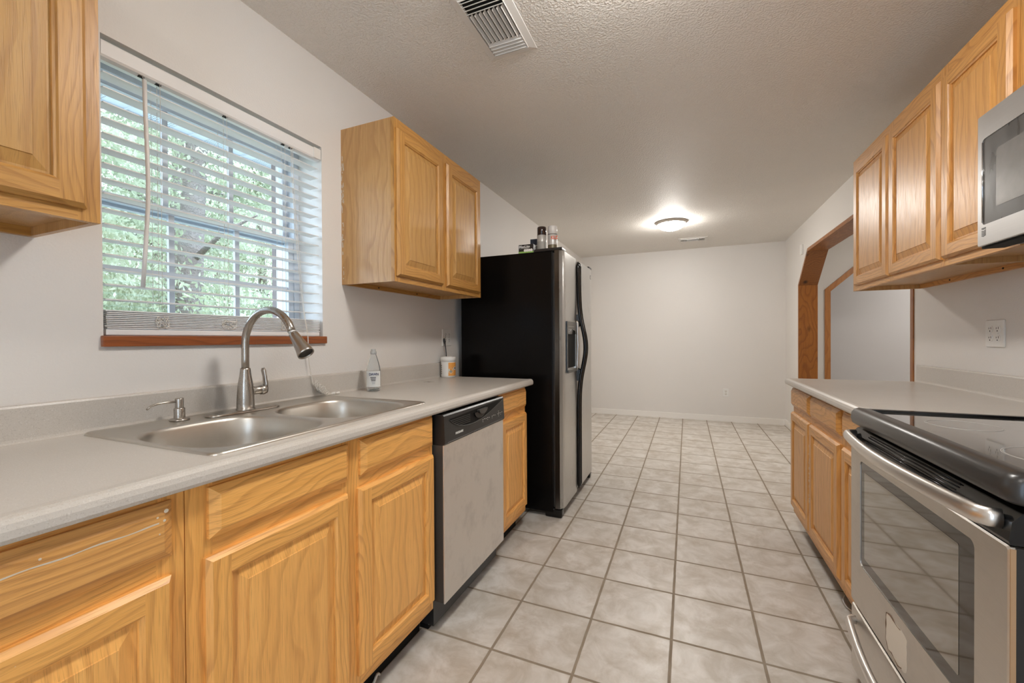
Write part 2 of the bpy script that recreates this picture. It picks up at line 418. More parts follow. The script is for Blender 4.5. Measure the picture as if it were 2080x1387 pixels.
# outside of the window: brick return, soffit
brick = painted('brick_outside', (.22, .17, .16), 60, .4, .8)
mb = MB(); mb.box((-1.87, WY1+.0, .9), (-1.842, WY1+.22, 2.3), brick); mb.box((-1.87, WY0-.22, .9), (-1.842, WY0, 2.3), brick)
mb.build('trim_4', kind='structure')
soff = newmat('vinyl_soffit'); k = N(soff[1]); v = k.coord(False)
vo = k.n('ShaderNodeTexVoronoi'); vo.inputs['Scale'].default_value = 75; vo.inputs['Randomness'].default_value = 0; k.L(v, vo.inputs['Vector'])
dots = k.ramp(vo.outputs['Distance'], [(.22, 1.), (.3, 0.)])
wv = k.n('ShaderNodeTexWave', bands_direction='Y'); wv.inputs['Scale'].default_value = 1.05; k.L(v, wv.inputs['Vector'])
band = k.ramp(wv.outputs['Fac'], [(.55, 0.), (.6, 1.)])
k.L(k.mix(k.math('MULTIPLY', dots, band), (.66, .72, .80), (.12, .14, .18)), soff[2].inputs['Base Color'])
mb = MB(); mb.box((-2.66, -3, 2.36), (-1.845, 7, 2.40), soff[0]); mb.box((-2.70, -3, 2.34), (-2.66, 7, 2.52), vinyl, .004)
for i in range(34): mb.box((-2.66, -3+i*.3, 2.352), (-1.845, -2.994+i*.3, 2.36), vinyl)
o = mb.build('ceiling_porch_soffit', kind='structure')

# ------------------------------------------------------------------ cabinets
def oriented(x, n):
    return lambda u, d, z: (x+n*d, u, z)      # u along the room, d out of the face, z up
def raised_door(parent, x, n, y0, y1, z0, z1, name='door'):
    P = oriented(x, n); mb = MB(); T = .019
    a, b, g, r = .009, .047, .055, .088
    def ring(i0, d0, i1, d1, mv, mh):
        A = [(y0+i0, z0+i0), (y1-i0, z0+i0), (y1-i0, z1-i0), (y0+i0, z1-i0)]
        B = [(y0+i1, z0+i1), (y1-i1, z0+i1), (y1-i1, z1-i1), (y0+i1, z1-i1)]
        for q in range(4):
            p = (q+1) % 4
            mb.face([P(A[q][0], d0, A[q][1]), P(A[p][0], d0, A[p][1]), P(B[p][0], d1, B[p][1]), P(B[q][0], d1, B[q][1])], mh if q in (0, 2) else mv)
    mb.face([P(y0, 0, z0), P(y0, 0, z1), P(y1, 0, z1), P(y1, 0, z0)], oak_v)
    ring(0, 0, 0, T*.45, oak_v, oak_h)
    ring(0, T*.45, a, T, oak_v, oak_h)
    # flat frame: full-height stiles, rails between them
    for u0, u1 in ((y0+a, y0+b), (y1-b, y1-a)):
        mb.face([P(u0, T, z0+a), P(u1, T, z0+a), P(u1, T, z1-a), P(u0, T, z1-a)], oak_v)
    for w0, w1 in ((z0+a, z0+b), (z1-b, z1-a)):
        mb.face([P(y0+b, T, w0), P(y1-b, T, w0), P(y1-b, T, w1), P(y0+b, T, w1)], oak_h)
    ring(b, T, b+.003, T-.004, oak_v, oak_h); ring(b+.003, T-.004, g-.001, T-.0065, oak_v, oak_h)
    ring(g-.001, T-.0065, g, T-.011, oak_v, oak_h)
    d = mb.build(name, parent, recalc=True)
    mb = MB(); P2 = P
    def ring2(i0, d0, i1, d1):
        A = [(y0+i0, z0+i0), (y1-i0, z0+i0), (y1-i0, z1-i0), (y0+i0, z1-i0)]
        B = [(y0+i1, z0+i1), (y1-i1, z0+i1), (y1-i1, z1-i1), (y0+i1, z1-i1)]
        for q in range(4):
            p = (q+1) % 4
            mb.face([P(A[q][0], d0, A[q][1]), P(A[p][0], d0, A[p][1]), P(B[p][0], d1, B[p][1]), P(B[q][0], d1, B[q][1])], oak_p)
    ring2(g-.002, T-.0115, g+.005, T-.0115); ring2(g+.005, T-.0115, r-.004, T-.0035); ring2(r-.004, T-.0035, r-.003, T-.0015)
    mb.face([P(y0+r-.003, T-.0015, z0+r-.003), P(y1-r+.003, T-.0015, z0+r-.003), P(y1-r+.003, T-.0015, z1-r+.003), P(y0+r-.003, T-.0015, z1-r+.003)], oak_p)
    mb.build('raised_panel', d, recalc=True)
    return d
def slab_front(parent, x, n, y0, y1, z0, z1, name='drawer_front', m=None):
    P = oriented(x, n); mb = MB(); T = .019; m = m or oak_h
    R = []
    for i, d in ((0, 0), (0, .007), (.016, T-.001), (.018, T), ):
        R.append([P(y0+i, d, z0+i), P(y1-i, d, z0+i), P(y1-i, d, z1-i), P(y0+i, d, z1-i)])
    mb.loft(R, m, False, True, True); return mb.build(name, parent, recalc=True)
def face_frame(parent, x, n, y0, y1, z0, z1, stiles, rails):
    """stiles: (y0,y1) ranges, rails: (z0,z1) ranges"""
    mb = MB(); T = .019
    def bx(a, b, c, d, m): mb.box((min(x, x-n*T), a, c), (max(x, x-n*T), b, d), m)
    for a, b in stiles: bx(a, b, z0, z1, oak_v)
    st = sorted(stiles)
    for s, t in zip(st, st[1:]):
        for c, d in rails: bx(s[1], t[0], c, d, oak_h)
    return mb.build('face_frame', parent)
oak_dv = wood('oak_dark_upright', 'Z', (.56, .29, .075), (.46, .225, .052), (.26, .095, .018), wear=.2)  # darker, yellower oak for the left wall cabinets
oak_dh = wood('oak_dark_level', 'Y', (.56, .29, .075), (.46, .225, .052), (.26, .095, .018), wear=.2)
oak_dp = wood('oak_dark_panel', 'Z', (.53, .30, .095), (.46, .245, .07), (.32, .14, .035), ring=9)
def upper_cabinet(label, side, y0, y1, z0, z1, doors, stiles, group=None, name='wall_cabinet'):
    n = 1 if side == 'L' else -1; wx = XL if side == 'L' else XR; x = -1.225 if side == 'L' else .895
    t = thing(name, label, 'cabinet', ((wx+x)/2, (y0+y1)/2, z0), group)
    mb = MB(); T = .012; bx = x-n*.019; lo, hi = min(wx, bx), max(wx, bx)
    mb.box((lo, y0, z0), (hi, y0+T, z1), oak_side); mb.box((lo, y1-T, z0), (hi, y1, z1), oak_side)
    mb.box((lo, y0+T, z0+.022), (hi, y1-T, z0+.034), oak_side); mb.box((lo, y0+T, z1-.014), (hi, y1-T, z1-.002), oak_side)
    bk = wx+n*.006; mb.box((min(wx, bk), y0+T, z0+.034), (max(wx, bk), y1-T, z1-.014), oak_side)
    hb = wx+n*.018; mb.box((min(wx, hb), y0+T, z0), (max(wx, hb), y1-T, z0+.022), oak_h)
    for q in (.28, .68):      # screw heads in the hanging rail
        yy = y0+(y1-y0)*q; mb.lathe([(.0001, 0), (.004, 0), (.004, -n*.002)], (hb+n*.002, yy, z0+.011), hole_m, 'X', 10)
    mb.build('body', t)
    face_frame(t, x, n, y0, y1, z0, z1, stiles, ((z0, z0+.04), (z1-.055, z1)))
    for a, b, c, d in doors:
        dr = raised_door(t, x, n, a, b, c, d)
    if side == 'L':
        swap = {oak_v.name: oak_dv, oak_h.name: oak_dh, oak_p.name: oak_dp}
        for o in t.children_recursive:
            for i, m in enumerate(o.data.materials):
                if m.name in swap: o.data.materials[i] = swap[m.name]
    return t
UZ0, UZ1, DZ0, DZ1 = 1.432, 2.180, 1.457, 2.133
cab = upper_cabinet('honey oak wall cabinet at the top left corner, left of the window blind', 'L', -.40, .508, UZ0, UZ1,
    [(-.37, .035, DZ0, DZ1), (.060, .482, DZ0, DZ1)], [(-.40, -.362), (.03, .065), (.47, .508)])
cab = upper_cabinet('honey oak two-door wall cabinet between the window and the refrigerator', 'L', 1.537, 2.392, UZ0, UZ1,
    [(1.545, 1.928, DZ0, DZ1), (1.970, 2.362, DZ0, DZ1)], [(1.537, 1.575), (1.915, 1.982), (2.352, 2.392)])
mb = MB()     # torn paint and caulk down the wall edge of this cabinet
rr = random.Random(3); flake = plain('torn_caulk', (.62, .56, .46), .8)
for i in range(46):
    z = 1.44+rr.random()**.9*.62; y = 1.5358; x = XL+.002+rr.random()*.012; s = .002+rr.random()*.005; h = .006+rr.random()*.02
    mb.face([(x, y, z), (x+s, y, z+h*.2), (x+s*.6, y-.0006, z+h), (x-.001, y, z+h*.8)], flake)
tc = mb.build('torn_caulk_edge', cab); tc['kind'] = 'stuff'
upper_cabinet('light oak two-door wall cabinet nearest the arch, over the right counter', 'R', 2.075, 3.005, UZ0, UZ1,
    [(2.520, 2.950, DZ0, DZ1), (2.083, 2.503, DZ0, DZ1)], [(2.075, 2.10), (2.49, 2.535), (2.94, 3.005)])
upper_cabinet('light oak single-door wall cabinet immediately left of the microwave', 'R', 1.692, 2.073, UZ0, UZ1,
    [(1.706, 2.064, DZ0, DZ1)], [(1.692, 1.72), (2.05, 2.073)])
upper_cabinet('short oak wall cabinet directly above the microwave', 'R', .93, 1.690, 1.822, UZ1,
    [(1.315, 1.625, 1.85, DZ1), (.96, 1.285, 1.85, DZ1)], [(.93, .965), (1.28, 1.32), (1.612, 1.690)])

BX = -.925
oak_bv = wood('oak_lit_upright', 'Z', (.95, .50, .14), (.82, .405, .10), (.45, .18, .04), wear=.6)  # left base oak, colour brightened in place of low fill light
oak_bh = wood('oak_lit_level', 'Y', (.95, .50, .14), (.82, .405, .10), (.45, .18, .04), wear=.6)
oak_bp = wood('oak_lit_panel', 'Z', (.95, .51, .15), (.84, .42, .11), (.58, .25, .06), ring=9, wear=.5)
def base_cabinet(label, side, y0, y1, stiles, drawers, doors, group=None, ffx=None, drawer_name='drawer'):
    n = 1 if side == 'L' else -1; wx = XL if side == 'L' else XR
    x = ffx; kick = x-n*.065; bx = x-n*.019
    t = thing('base_cabinet', label, 'cabinet', ((wx+x)/2, (y0+y1)/2, 0), group)
    lo, hi = min(wx, bx), max(wx, bx); T = .014; mb = MB(); g = .0012
    mb.box((lo, y0+g, .105), (hi, y0+T, .875), oak_side); mb.box((lo, y1-T, .105), (hi, y1-g, .875), oak_side)
    mb.box((lo, y0+T, .105), (hi, y1-T, .119), oak_side); bk = wx+n*.006
    mb.box((min(wx, bk), y0+T, .119), (max(wx, bk), y1-T, .875), oak_side)
    mb.build('body', t)
    mb = MB(); k2 = kick-n*.016; mb.box((min(kick, k2), y0+g, 0), (max(kick, k2), y1-g, .105), black_mat); mb.build('toe_kick', t)
    face_frame(t, x, n, y0+g, y1-g, .105, .875, stiles, ((.105, .150), (.705, .765), (.848, .875)))
    for a, b, *m in drawers: slab_front(t, x, n, a, b, .752, .860, drawer_name, m[0] if m else None)
    for a, b in doors: raised_door(t, x, n, a, b, .145, .716)
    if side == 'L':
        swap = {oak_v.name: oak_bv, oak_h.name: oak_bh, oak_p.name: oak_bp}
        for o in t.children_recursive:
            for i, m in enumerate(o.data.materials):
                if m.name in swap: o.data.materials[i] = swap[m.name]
    return t
worn_h = wood('oak_worn_drawer', 'Y', (.80, .42, .13), (.62, .30, .085), (.28, .11, .03), wear=.8, ring=14)
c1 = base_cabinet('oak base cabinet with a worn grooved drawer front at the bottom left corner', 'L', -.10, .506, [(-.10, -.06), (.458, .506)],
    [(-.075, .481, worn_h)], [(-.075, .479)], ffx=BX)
mb = MB(); pale = plain('scuff_pale_paint', (.66, .58, .46), .7)      # long pale scratch and paint dabs on the drawer
for i in range(30):
    ya, yb = .10+i*.0118, .10+(i+1)*.0118+.0005; za = .826+.0010*math.sin(i*.9); zb_ = .826+.0010*math.sin(i*.9+.9); h = .0008+.0006*abs(math.sin(i*.6)); h2 = .0008+.0006*abs(math.sin(i*.6+.6))
    mb.face([(BX+.0194, ya, za-h), (BX+.0194, yb, zb_-h2), (BX+.0194, yb, zb_+h2), (BX+.0194, ya, za+h)], pale)
for y, z, s in ((.466, .846, .004), (.452, .838, .002), (.463, .829, .0025), (.455, .806, .0015), (.30, .836, .002)):
    mb.lathe([(0, .0198), (s, .0196)], (BX, y, z), pale, 'X', 9)
dr = [c for c in c1.children if c.name.startswith('drawer')][0]
mb.build('pale_scratch', dr)
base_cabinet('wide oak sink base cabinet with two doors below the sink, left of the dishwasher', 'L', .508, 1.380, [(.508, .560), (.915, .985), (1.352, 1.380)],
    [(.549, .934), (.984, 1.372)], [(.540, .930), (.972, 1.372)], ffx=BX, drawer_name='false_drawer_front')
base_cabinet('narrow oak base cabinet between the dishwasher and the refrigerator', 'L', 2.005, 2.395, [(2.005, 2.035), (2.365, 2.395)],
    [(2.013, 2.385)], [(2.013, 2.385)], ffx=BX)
RX = .600
base_cabinet('light oak two-door base cabinet at the far end of the right counter', 'R', 2.105, 3.0, [(2.105, 2.14), (2.555, 2.62), (2.96, 3.0)],
    [(2.600, 2.990), (2.135, 2.570)], [(2.598, 2.990), (2.135, 2.582)], ffx=RX)
mb = MB(); rr = random.Random(21); chip = plain('chipped_finish', (.74, .66, .54), .8)
rc = [o for o in C.objects if o.get('label', '').startswith('light oak two-door base')][0]; dch = [c for c in rc.children if c.name.startswith('door')][1]
for i in range(26):
    y = 2.566+rr.random()*.012; z = .30+.30*rr.random()**1.3; h = .004+.014*rr.random(); w_ = .004+.008*rr.random(); x = RX-.0196
    mb.face([(x, y, z), (x, y-w_, z+h*.3), (x, y-w_*.7, z+h), (x, y+.001, z+h*.8)], chip)
cf = mb.build('chipped_edge', dch); cf['kind'] = 'stuff'
base_cabinet('light oak base cabinet partly hidden behind the left side of the stove', 'R', 1.752, 2.103, [(1.752, 1.785), (2.085, 2.103)],
    [(1.765, 2.105-.012)], [(1.765, 2.105-.012)], ffx=RX)

# ------------------------------------------------------------------ countertops
def countertop(label, side, y0, y1, xf, bsl_y1=None, hole=None):
    n = 1 if side == 'L' else -1; wx = XL if side == 'L' else XR; zt, zb = .914, .876
    # profile from the back of the underside round the front to the top of the backsplash (d = distance from the wall)
    D = abs(xf-wx); g = .0015
    pr = [(g, zb)]
    if hole: pr += [(abs(hole[0]-wx), zb), (abs(hole[1]-wx), zb)]
    pr += [(D-.012, zb), (D-.004, zb+.003), (D, zb+.010), (D, zt-.016), (D-.003, zt-.007), (D-.010, zt-.001), (D-.018, zt+.0015), (D-.030, zt+.001), (D-.042, zt)]
    if hole: pr += [(abs(hole[1]-wx), zt), (abs(hole[0]-wx), zt)]
    pr += [(.030, zt), (.024, zt+.001), (.0205, zt+.005), (.019, zt+.011), (.019, 1.002), (.017, 1.007), (.012, 1.009), (.006, 1.009), (g, 1.006)]
    ys = [y0, y1] if not hole else [y0, hole[2], hole[3], y1]
    b = bmesh.new(); R = [[b.verts.new((wx+n*d, y, z)) for d, z in pr] for y in ys]; m = len(pr)
    hb = (1,) if hole else (); ht = None
    if hole:
        ib = 1; it = [i for i, p in enumerate(pr) if abs(p[0]-abs(hole[1]-wx)) < 1e-6 and p[1] == zt][0]
    for j in range(len(ys)-1):
        for i in range(m):
            if hole and j == 1 and i in (ib, it): continue
            b.faces.new((R[j][i], R[j][(i+1) % m], R[j+1][(i+1) % m], R[j+1][i]))
    if hole:
        for jj in (1, 2): b.faces.new((R[jj][ib], R[jj][ib+1], R[jj][it], R[jj][it+1]))
        b.faces.new((R[1][ib], R[2][ib], R[2][it+1], R[1][it+1])); b.faces.new((R[1][ib+1], R[2][ib+1], R[2][it], R[1][it]))
    
    for i, j, k_ in tessellate_polygon([[v.co for v in R[0]]]):
        b.faces.new((R[0][i], R[0][j], R[0][k_])); b.faces.new((R[-1][k_], R[-1][j], R[-1][i]))
    bmesh.ops.recalc_face_normals(b, faces=b.faces[:])
    mb = MB(); mb.merge(b, counter_m, False)
    o = single(mb, 'countertop', label, 'countertop', (wx+n*D/2, (y0+y1)/2, zb)); return o
SX0, SX1, SY0, SY1 = -1.508, -.945, .575, 1.385
countertop('long beige speckled laminate countertop holding the sink, with backsplash', 'L', -.10, 2.440, -.885, hole=(-1.49, -.965, .60, 1.36))
countertop('shorter beige laminate countertop between the stove and the arch, with backsplash', 'R', 1.752, 3.03, .560)

# ------------------------------------------------------------------ sink
def superellipse(cx, cy, a, b, n, seg=48):
    out = []
    for i in range(seg):
        t = 2*math.pi*i/seg; c, s = math.cos(t), math.sin(t)
        out.append((cx+a*abs(c)**(2/n)*(1 if c >= 0 else -1), cy+b*abs(s)**(2/n)*(1 if s >= 0 else -1)))
    return out
def make_sink():
    t = thing('sink', 'double bowl stainless steel drop-in sink set in the left countertop', 'sink', ((SX0+SX1)/2, (SY0+SY1)/2, .914))
    zt = .9185; bowls = [(-1.170, .775, .198, .180), (-1.170, 1.165, .198, .180)]
    def outer(i, z): return [Vector((x, y, z)) for x, y in rrect(SX0+i, SX1-i, SY0+i, SY1-i, .030-i*.5, 6)]
    mb = MB()
    mb.loft([outer(0, .9142), outer(.001, .917), outer(.004, .920), outer(.008, .920), outer(.014, zt)], ss_sink)
    b = bmesh.new(); loops = [outer(.014, zt)]+[[Vector((x, y, zt)) for x, y in superellipse(cx, cy, a+.008, bb+.008, 3.4)] for cx, cy, a, bb in bowls]
    ed = []
    for lp in loops:
        vs = [b.verts.new(p) for p in lp]; ed += [b.edges.new((vs[i], vs[(i+1) % len(vs)])) for i in range(len(vs))]
    bmesh.ops.triangle_fill(b, edges=ed, use_beauty=True)
    bmesh.ops.recalc_face_normals(b, faces=b.faces[:])
    if sum(f.normal.z for f in b.faces) < 0: bmesh.ops.reverse_faces(b, faces=b.faces[:])
    mb.merge(b, ss_sink, False)
    mb.build('rim_deck', t)
    for cx, cy, a, bb in bowls:
        mb = MB(); R = []
        for i, z in ((-.008, zt), (-.004, zt-.0008), (0, zt-.004), (.003, zt-.012), (.008, zt-.06), (.013, zt-.12), (.022, zt-.155), (.045, zt-.172), (.08, zt-.178), (.13, zt-.181)):
            R.append([(x, y, z) for x, y in superellipse(cx, cy, a-i, bb-i, 3.4-max(0, i)*8)])
        R.append([(cx+.045*math.cos(2*math.pi*i/48), cy+.045*math.sin(2*math.pi*i/48), zt-.183) for i in range(48)])
        mb.loft(R, ss_sink)
        bw = mb.build('bowl', t)
        mb = MB(); mb.lathe([(.047, zt-.1825), (.046, zt-.180), (.036, zt-.182), (.03, zt-.19), (0, zt-.192)], (cx, cy, 0), chrome); mb.build('drain', bw)
    return t
make_sink()

# ------------------------------------------------------------------ faucet
def make_faucet():
    bx, by, z0 = -1.418, .972, .9195
    t = thing('faucet', 'brushed nickel pull-down gooseneck faucet on the sink deck', 'faucet', (bx, by, z0))
    mb = MB()
    def ov(i, z): return [(x, y, z) for x, y in rrect(bx-.028+i, bx+.028-i, by-.128+i, by+.122-i, .027-i*.9, 8)]
    mb.loft([ov(0, z0), ov(0, z0+.004), ov(.003, z0+.006), ov(.012, z0+.0065)], nickel, True, False, True); mb.build('deck_plate', t)
    mb = MB(); z = z0+.006
    mb.lathe([(.0295, z), (.0295, z+.004), (.0275, z+.006), (.0270, z+.02), (.0262, z+.05), (.0235, z+.085), (.0180, z+.12), (.0160, z+.138), (.0158, z+.143), (.0125, z+.145)], (bx, by, 0), nickel, seg=40)
    mb.build('body', t)
    mb = MB(); pts = [(bx, by, z+.13), (bx, by, 1.10), (bx, by, 1.15)]
    R = .118; cx, cz = bx+R, 1.150
    for i in range(1, 25):
        a = math.radians(180-i*(180-22)/24); pts.append((cx+R*math.cos(a), by, cz+R*math.sin(a)))
    mb.tube(pts, .0122, nickel, 20); mb.build('spout', t)
    e = Vector(pts[-1]); d = Vector((.66, 0, -.75)).normalized()
    def dlathe(mb, prof, m):
        a = Vector((0, 1, 0)); b2 = d.cross(a); rings = []
        for r, h in prof: rings.append([e+d*h+(a*math.cos(2*math.pi*i/28)+b2*math.sin(2*math.pi*i/28))*max(r, 1e-5) for i in range(28)])
        mb.loft(rings, m)
    mb = MB(); dlathe(mb, [(.012, -.006), (.0115, .004), (.0108, .006), (.0112, .012)], plain('grey_collar', (.55, .55, .54), .3)); mb.build('collar', t)
    mb = MB(); dlathe(mb, [(.0001, .010), (.0140, .010), (.0148, .013), (.0175, .04), (.0225, .075), (.0262, .092), (.0262, .097), (.0245, .0975), (.023, .093)], nickel)
    h = mb.build('spray_head', t)
    mb = MB(); dlathe(mb, [(.0235, .092), (.015, .090), (.0001, .089)], grey_dark); mb.build('nozzle', h)
    hz = .988; mb = MB()
    mb.lathe([(.0001, .015), (.0145, .016), (.0145, .050), (.0150, .052)], (bx, by, hz), nickel, 'Y', 24)
    mb.lathe([(.0150, .053), (.0175, .055), (.0185, .066), (.0165, .074), (.0001, .078)], (bx, by, hz), nickel, 'Y', 24)
    hb = mb.build('handle_hub', t)
    mb = MB(); mb.tube([(bx+.003, by+.068, hz-.004), (bx+.005, by+.071, hz+.02), (bx+.004, by+.069, hz+.045), (bx+.001, by+.066, hz+.07), (bx, by+.065, hz+.078)], [.013, .0115, .0095, .0105, .006], nickel, 14, flat=.6, up=(0, 1, 0))
    mb.build('lever', hb)
make_faucet()
def make_dispenser():
    x, y, z = -1.455, .787, .9195
    t = thing('soap_dispenser', 'small brushed nickel soap dispenser on the near left of the sink deck', 'dispenser', (x, y, z))
    mb = MB(); mb.lathe([(.0001, z), (.026, z), (.026, z+.003), (.022, z+.006), (.0145, z+.007)], (x, y, 0), nickel, seg=30)
    mb.lathe([(.0145, z+.006), (.0145, z+.036), (.0135, z+.038), (.0112, z+.0385)], (x, y, 0), nickel, seg=30); mb.build('base', t)
    mb = MB(); mb.lathe([(.0110, z+.036), (.0110, z+.066), (.0105, z+.068), (.0001, z+.0685)], (x, y, 0), nickel, seg=30); mb.build('pump', t)
    mb = MB(); zz = z+.058; mb.tube([(x, y-.008, zz), (x-.002, y-.03, zz+.001), (x-.004, y-.055, zz), (x-.006, y-.072, zz-.005), (x-.007, y-.082, zz-.014)], [.0036, .0034, .0032, .0030, .0028], nickel, 12); mb.build('nozzle', t)
make_dispenser()

# ------------------------------------------------------------------ dishwasher
def make_dishwasher():
    y0, y1, xf = 1.394, 1.966, -.880
    t = thing('dishwasher', 'stainless dishwasher with black control panel below the left countertop', 'dishwasher', (-1.2, (y0+y1)/2, 0))
    mb = MB(); mb.box((-1.50, y0+.004, .02), (-.935, y1+.02, .868), black_sat); mb.build('tub', t)
    mb = MB(); mb.box((-.935, y0, .125), (xf-.006, y1, .748), grey_dark, .002)
    d = mb.build('door', t); d['label'] = 'stainless steel door front'
    mb = MB(); mb.box((xf-.006, y0+.001, .122), (xf, y1-.001, .748), ss_dirty, .002); mb.build('steel_panel', d)
    mb = MB(); pr = [(-.936, .750), (xf+.002, .750), (xf+.006, .756), (xf+.006, .765), (xf+.001, .862), (xf-.004, .868), (-.936, .868)]
    mb.prism([(x, y0, z) for x, z in pr], (0, y1-y0, 0), black_sat)
    c = mb.build('control_panel', t)
    # crescent recess: dark lens, ridge below, vent slats at its left end
    def px(z, o=.0012): return xf+.006-(z-.765)*.05+o
    ys = [1.435+i*(1.952-1.435)/24 for i in range(25)]
    def arc(y):
        q = (y-1.435)/(1.952-1.435); return .842-.052*math.sin(math.pi*q**.72)+.012*q
    def top(y): return .846+.012*(y-1.435)/(1.952-1.435)
    mb = MB()
    for a, b in zip(ys, ys[1:]): mb.face([(px(arc(a)), a, arc(a)), (px(arc(b)), b, arc(b)), (px(top(b)), b, top(b)), (px(top(a)), a, top(a))], black_mat)
    mb.tube([(px(arc(y), .0018), y, arc(y)) for y in ys], .0016, grey_dark, 8)
    mb.build('handle_recess', c)
    mb = MB()
    for k2 in range(5):
        z = .838-.0075*k2; q = [y for y in [1.44+i*.004 for i in range(200)] if arc(y) < z-.001 and y < 1.62]
        if len(q) > 2: mb.box((px(z, 0), q[0], z-.0009), (px(z, .003), 1.60, z+.0009), grey_dark)
    mb.build('vent_slats', c)
    mb = MB(); mb.prism([(px(.82, .001), 1.69+.055*math.cos(a), .838+.030*math.sin(a)) for a in [math.pi+i*math.pi/16 for i in range(17)]], (.007, 0, 0), black_gl)
    mb.prism([(px(.83, .002), 1.71+.042*math.cos(a), .846+.022*math.sin(a)) for a in [math.pi+i*math.pi/16 for i in range(17)]], (.012, 0, 0), grey_dark)
    mb.build('latch', c)
    text('FRIGIDAIRE', .0125, (px(.782, .0008), 1.475, .776), (0, 1, 0), (0, 0, 1), white_ink, c, bold=.0002)
    mb = MB()
    for i in range(14):
        y = 1.72+i*.0165; 
        if i in (5, 9): continue
        z = .7895+.002*(i % 2); mb.box((px(z, .0003), y, z), (px(z, .0008), y+.008, z+.0022), white_ink)
        if i % 3 == 0: mb.box((px(z-.008, .0003), y, z-.008), (px(z-.008, .0008), y+.006, z-.0065), white_ink)
    for z in (.778, .786, .794, .802): mb.box((px(z, .0003), 1.895, z), (px(z, .0008), 1.899, z+.0025), white_ink)
    mb.build('button_marks', c)
    mb = MB(); mb.box((px(.757, .0), y0+.02, .7565), (px(.757, .001), y1-.02, .7575), plain('grey_line', (.25, .25, .25), .4)); mb.build('trim_line', c)
    mb = MB(); mb.box((-1.0, y0+.005, 0.0), (-.962, y1+.03, .115), black_mat); mb.build('kick_plate', t)
make_dishwasher()

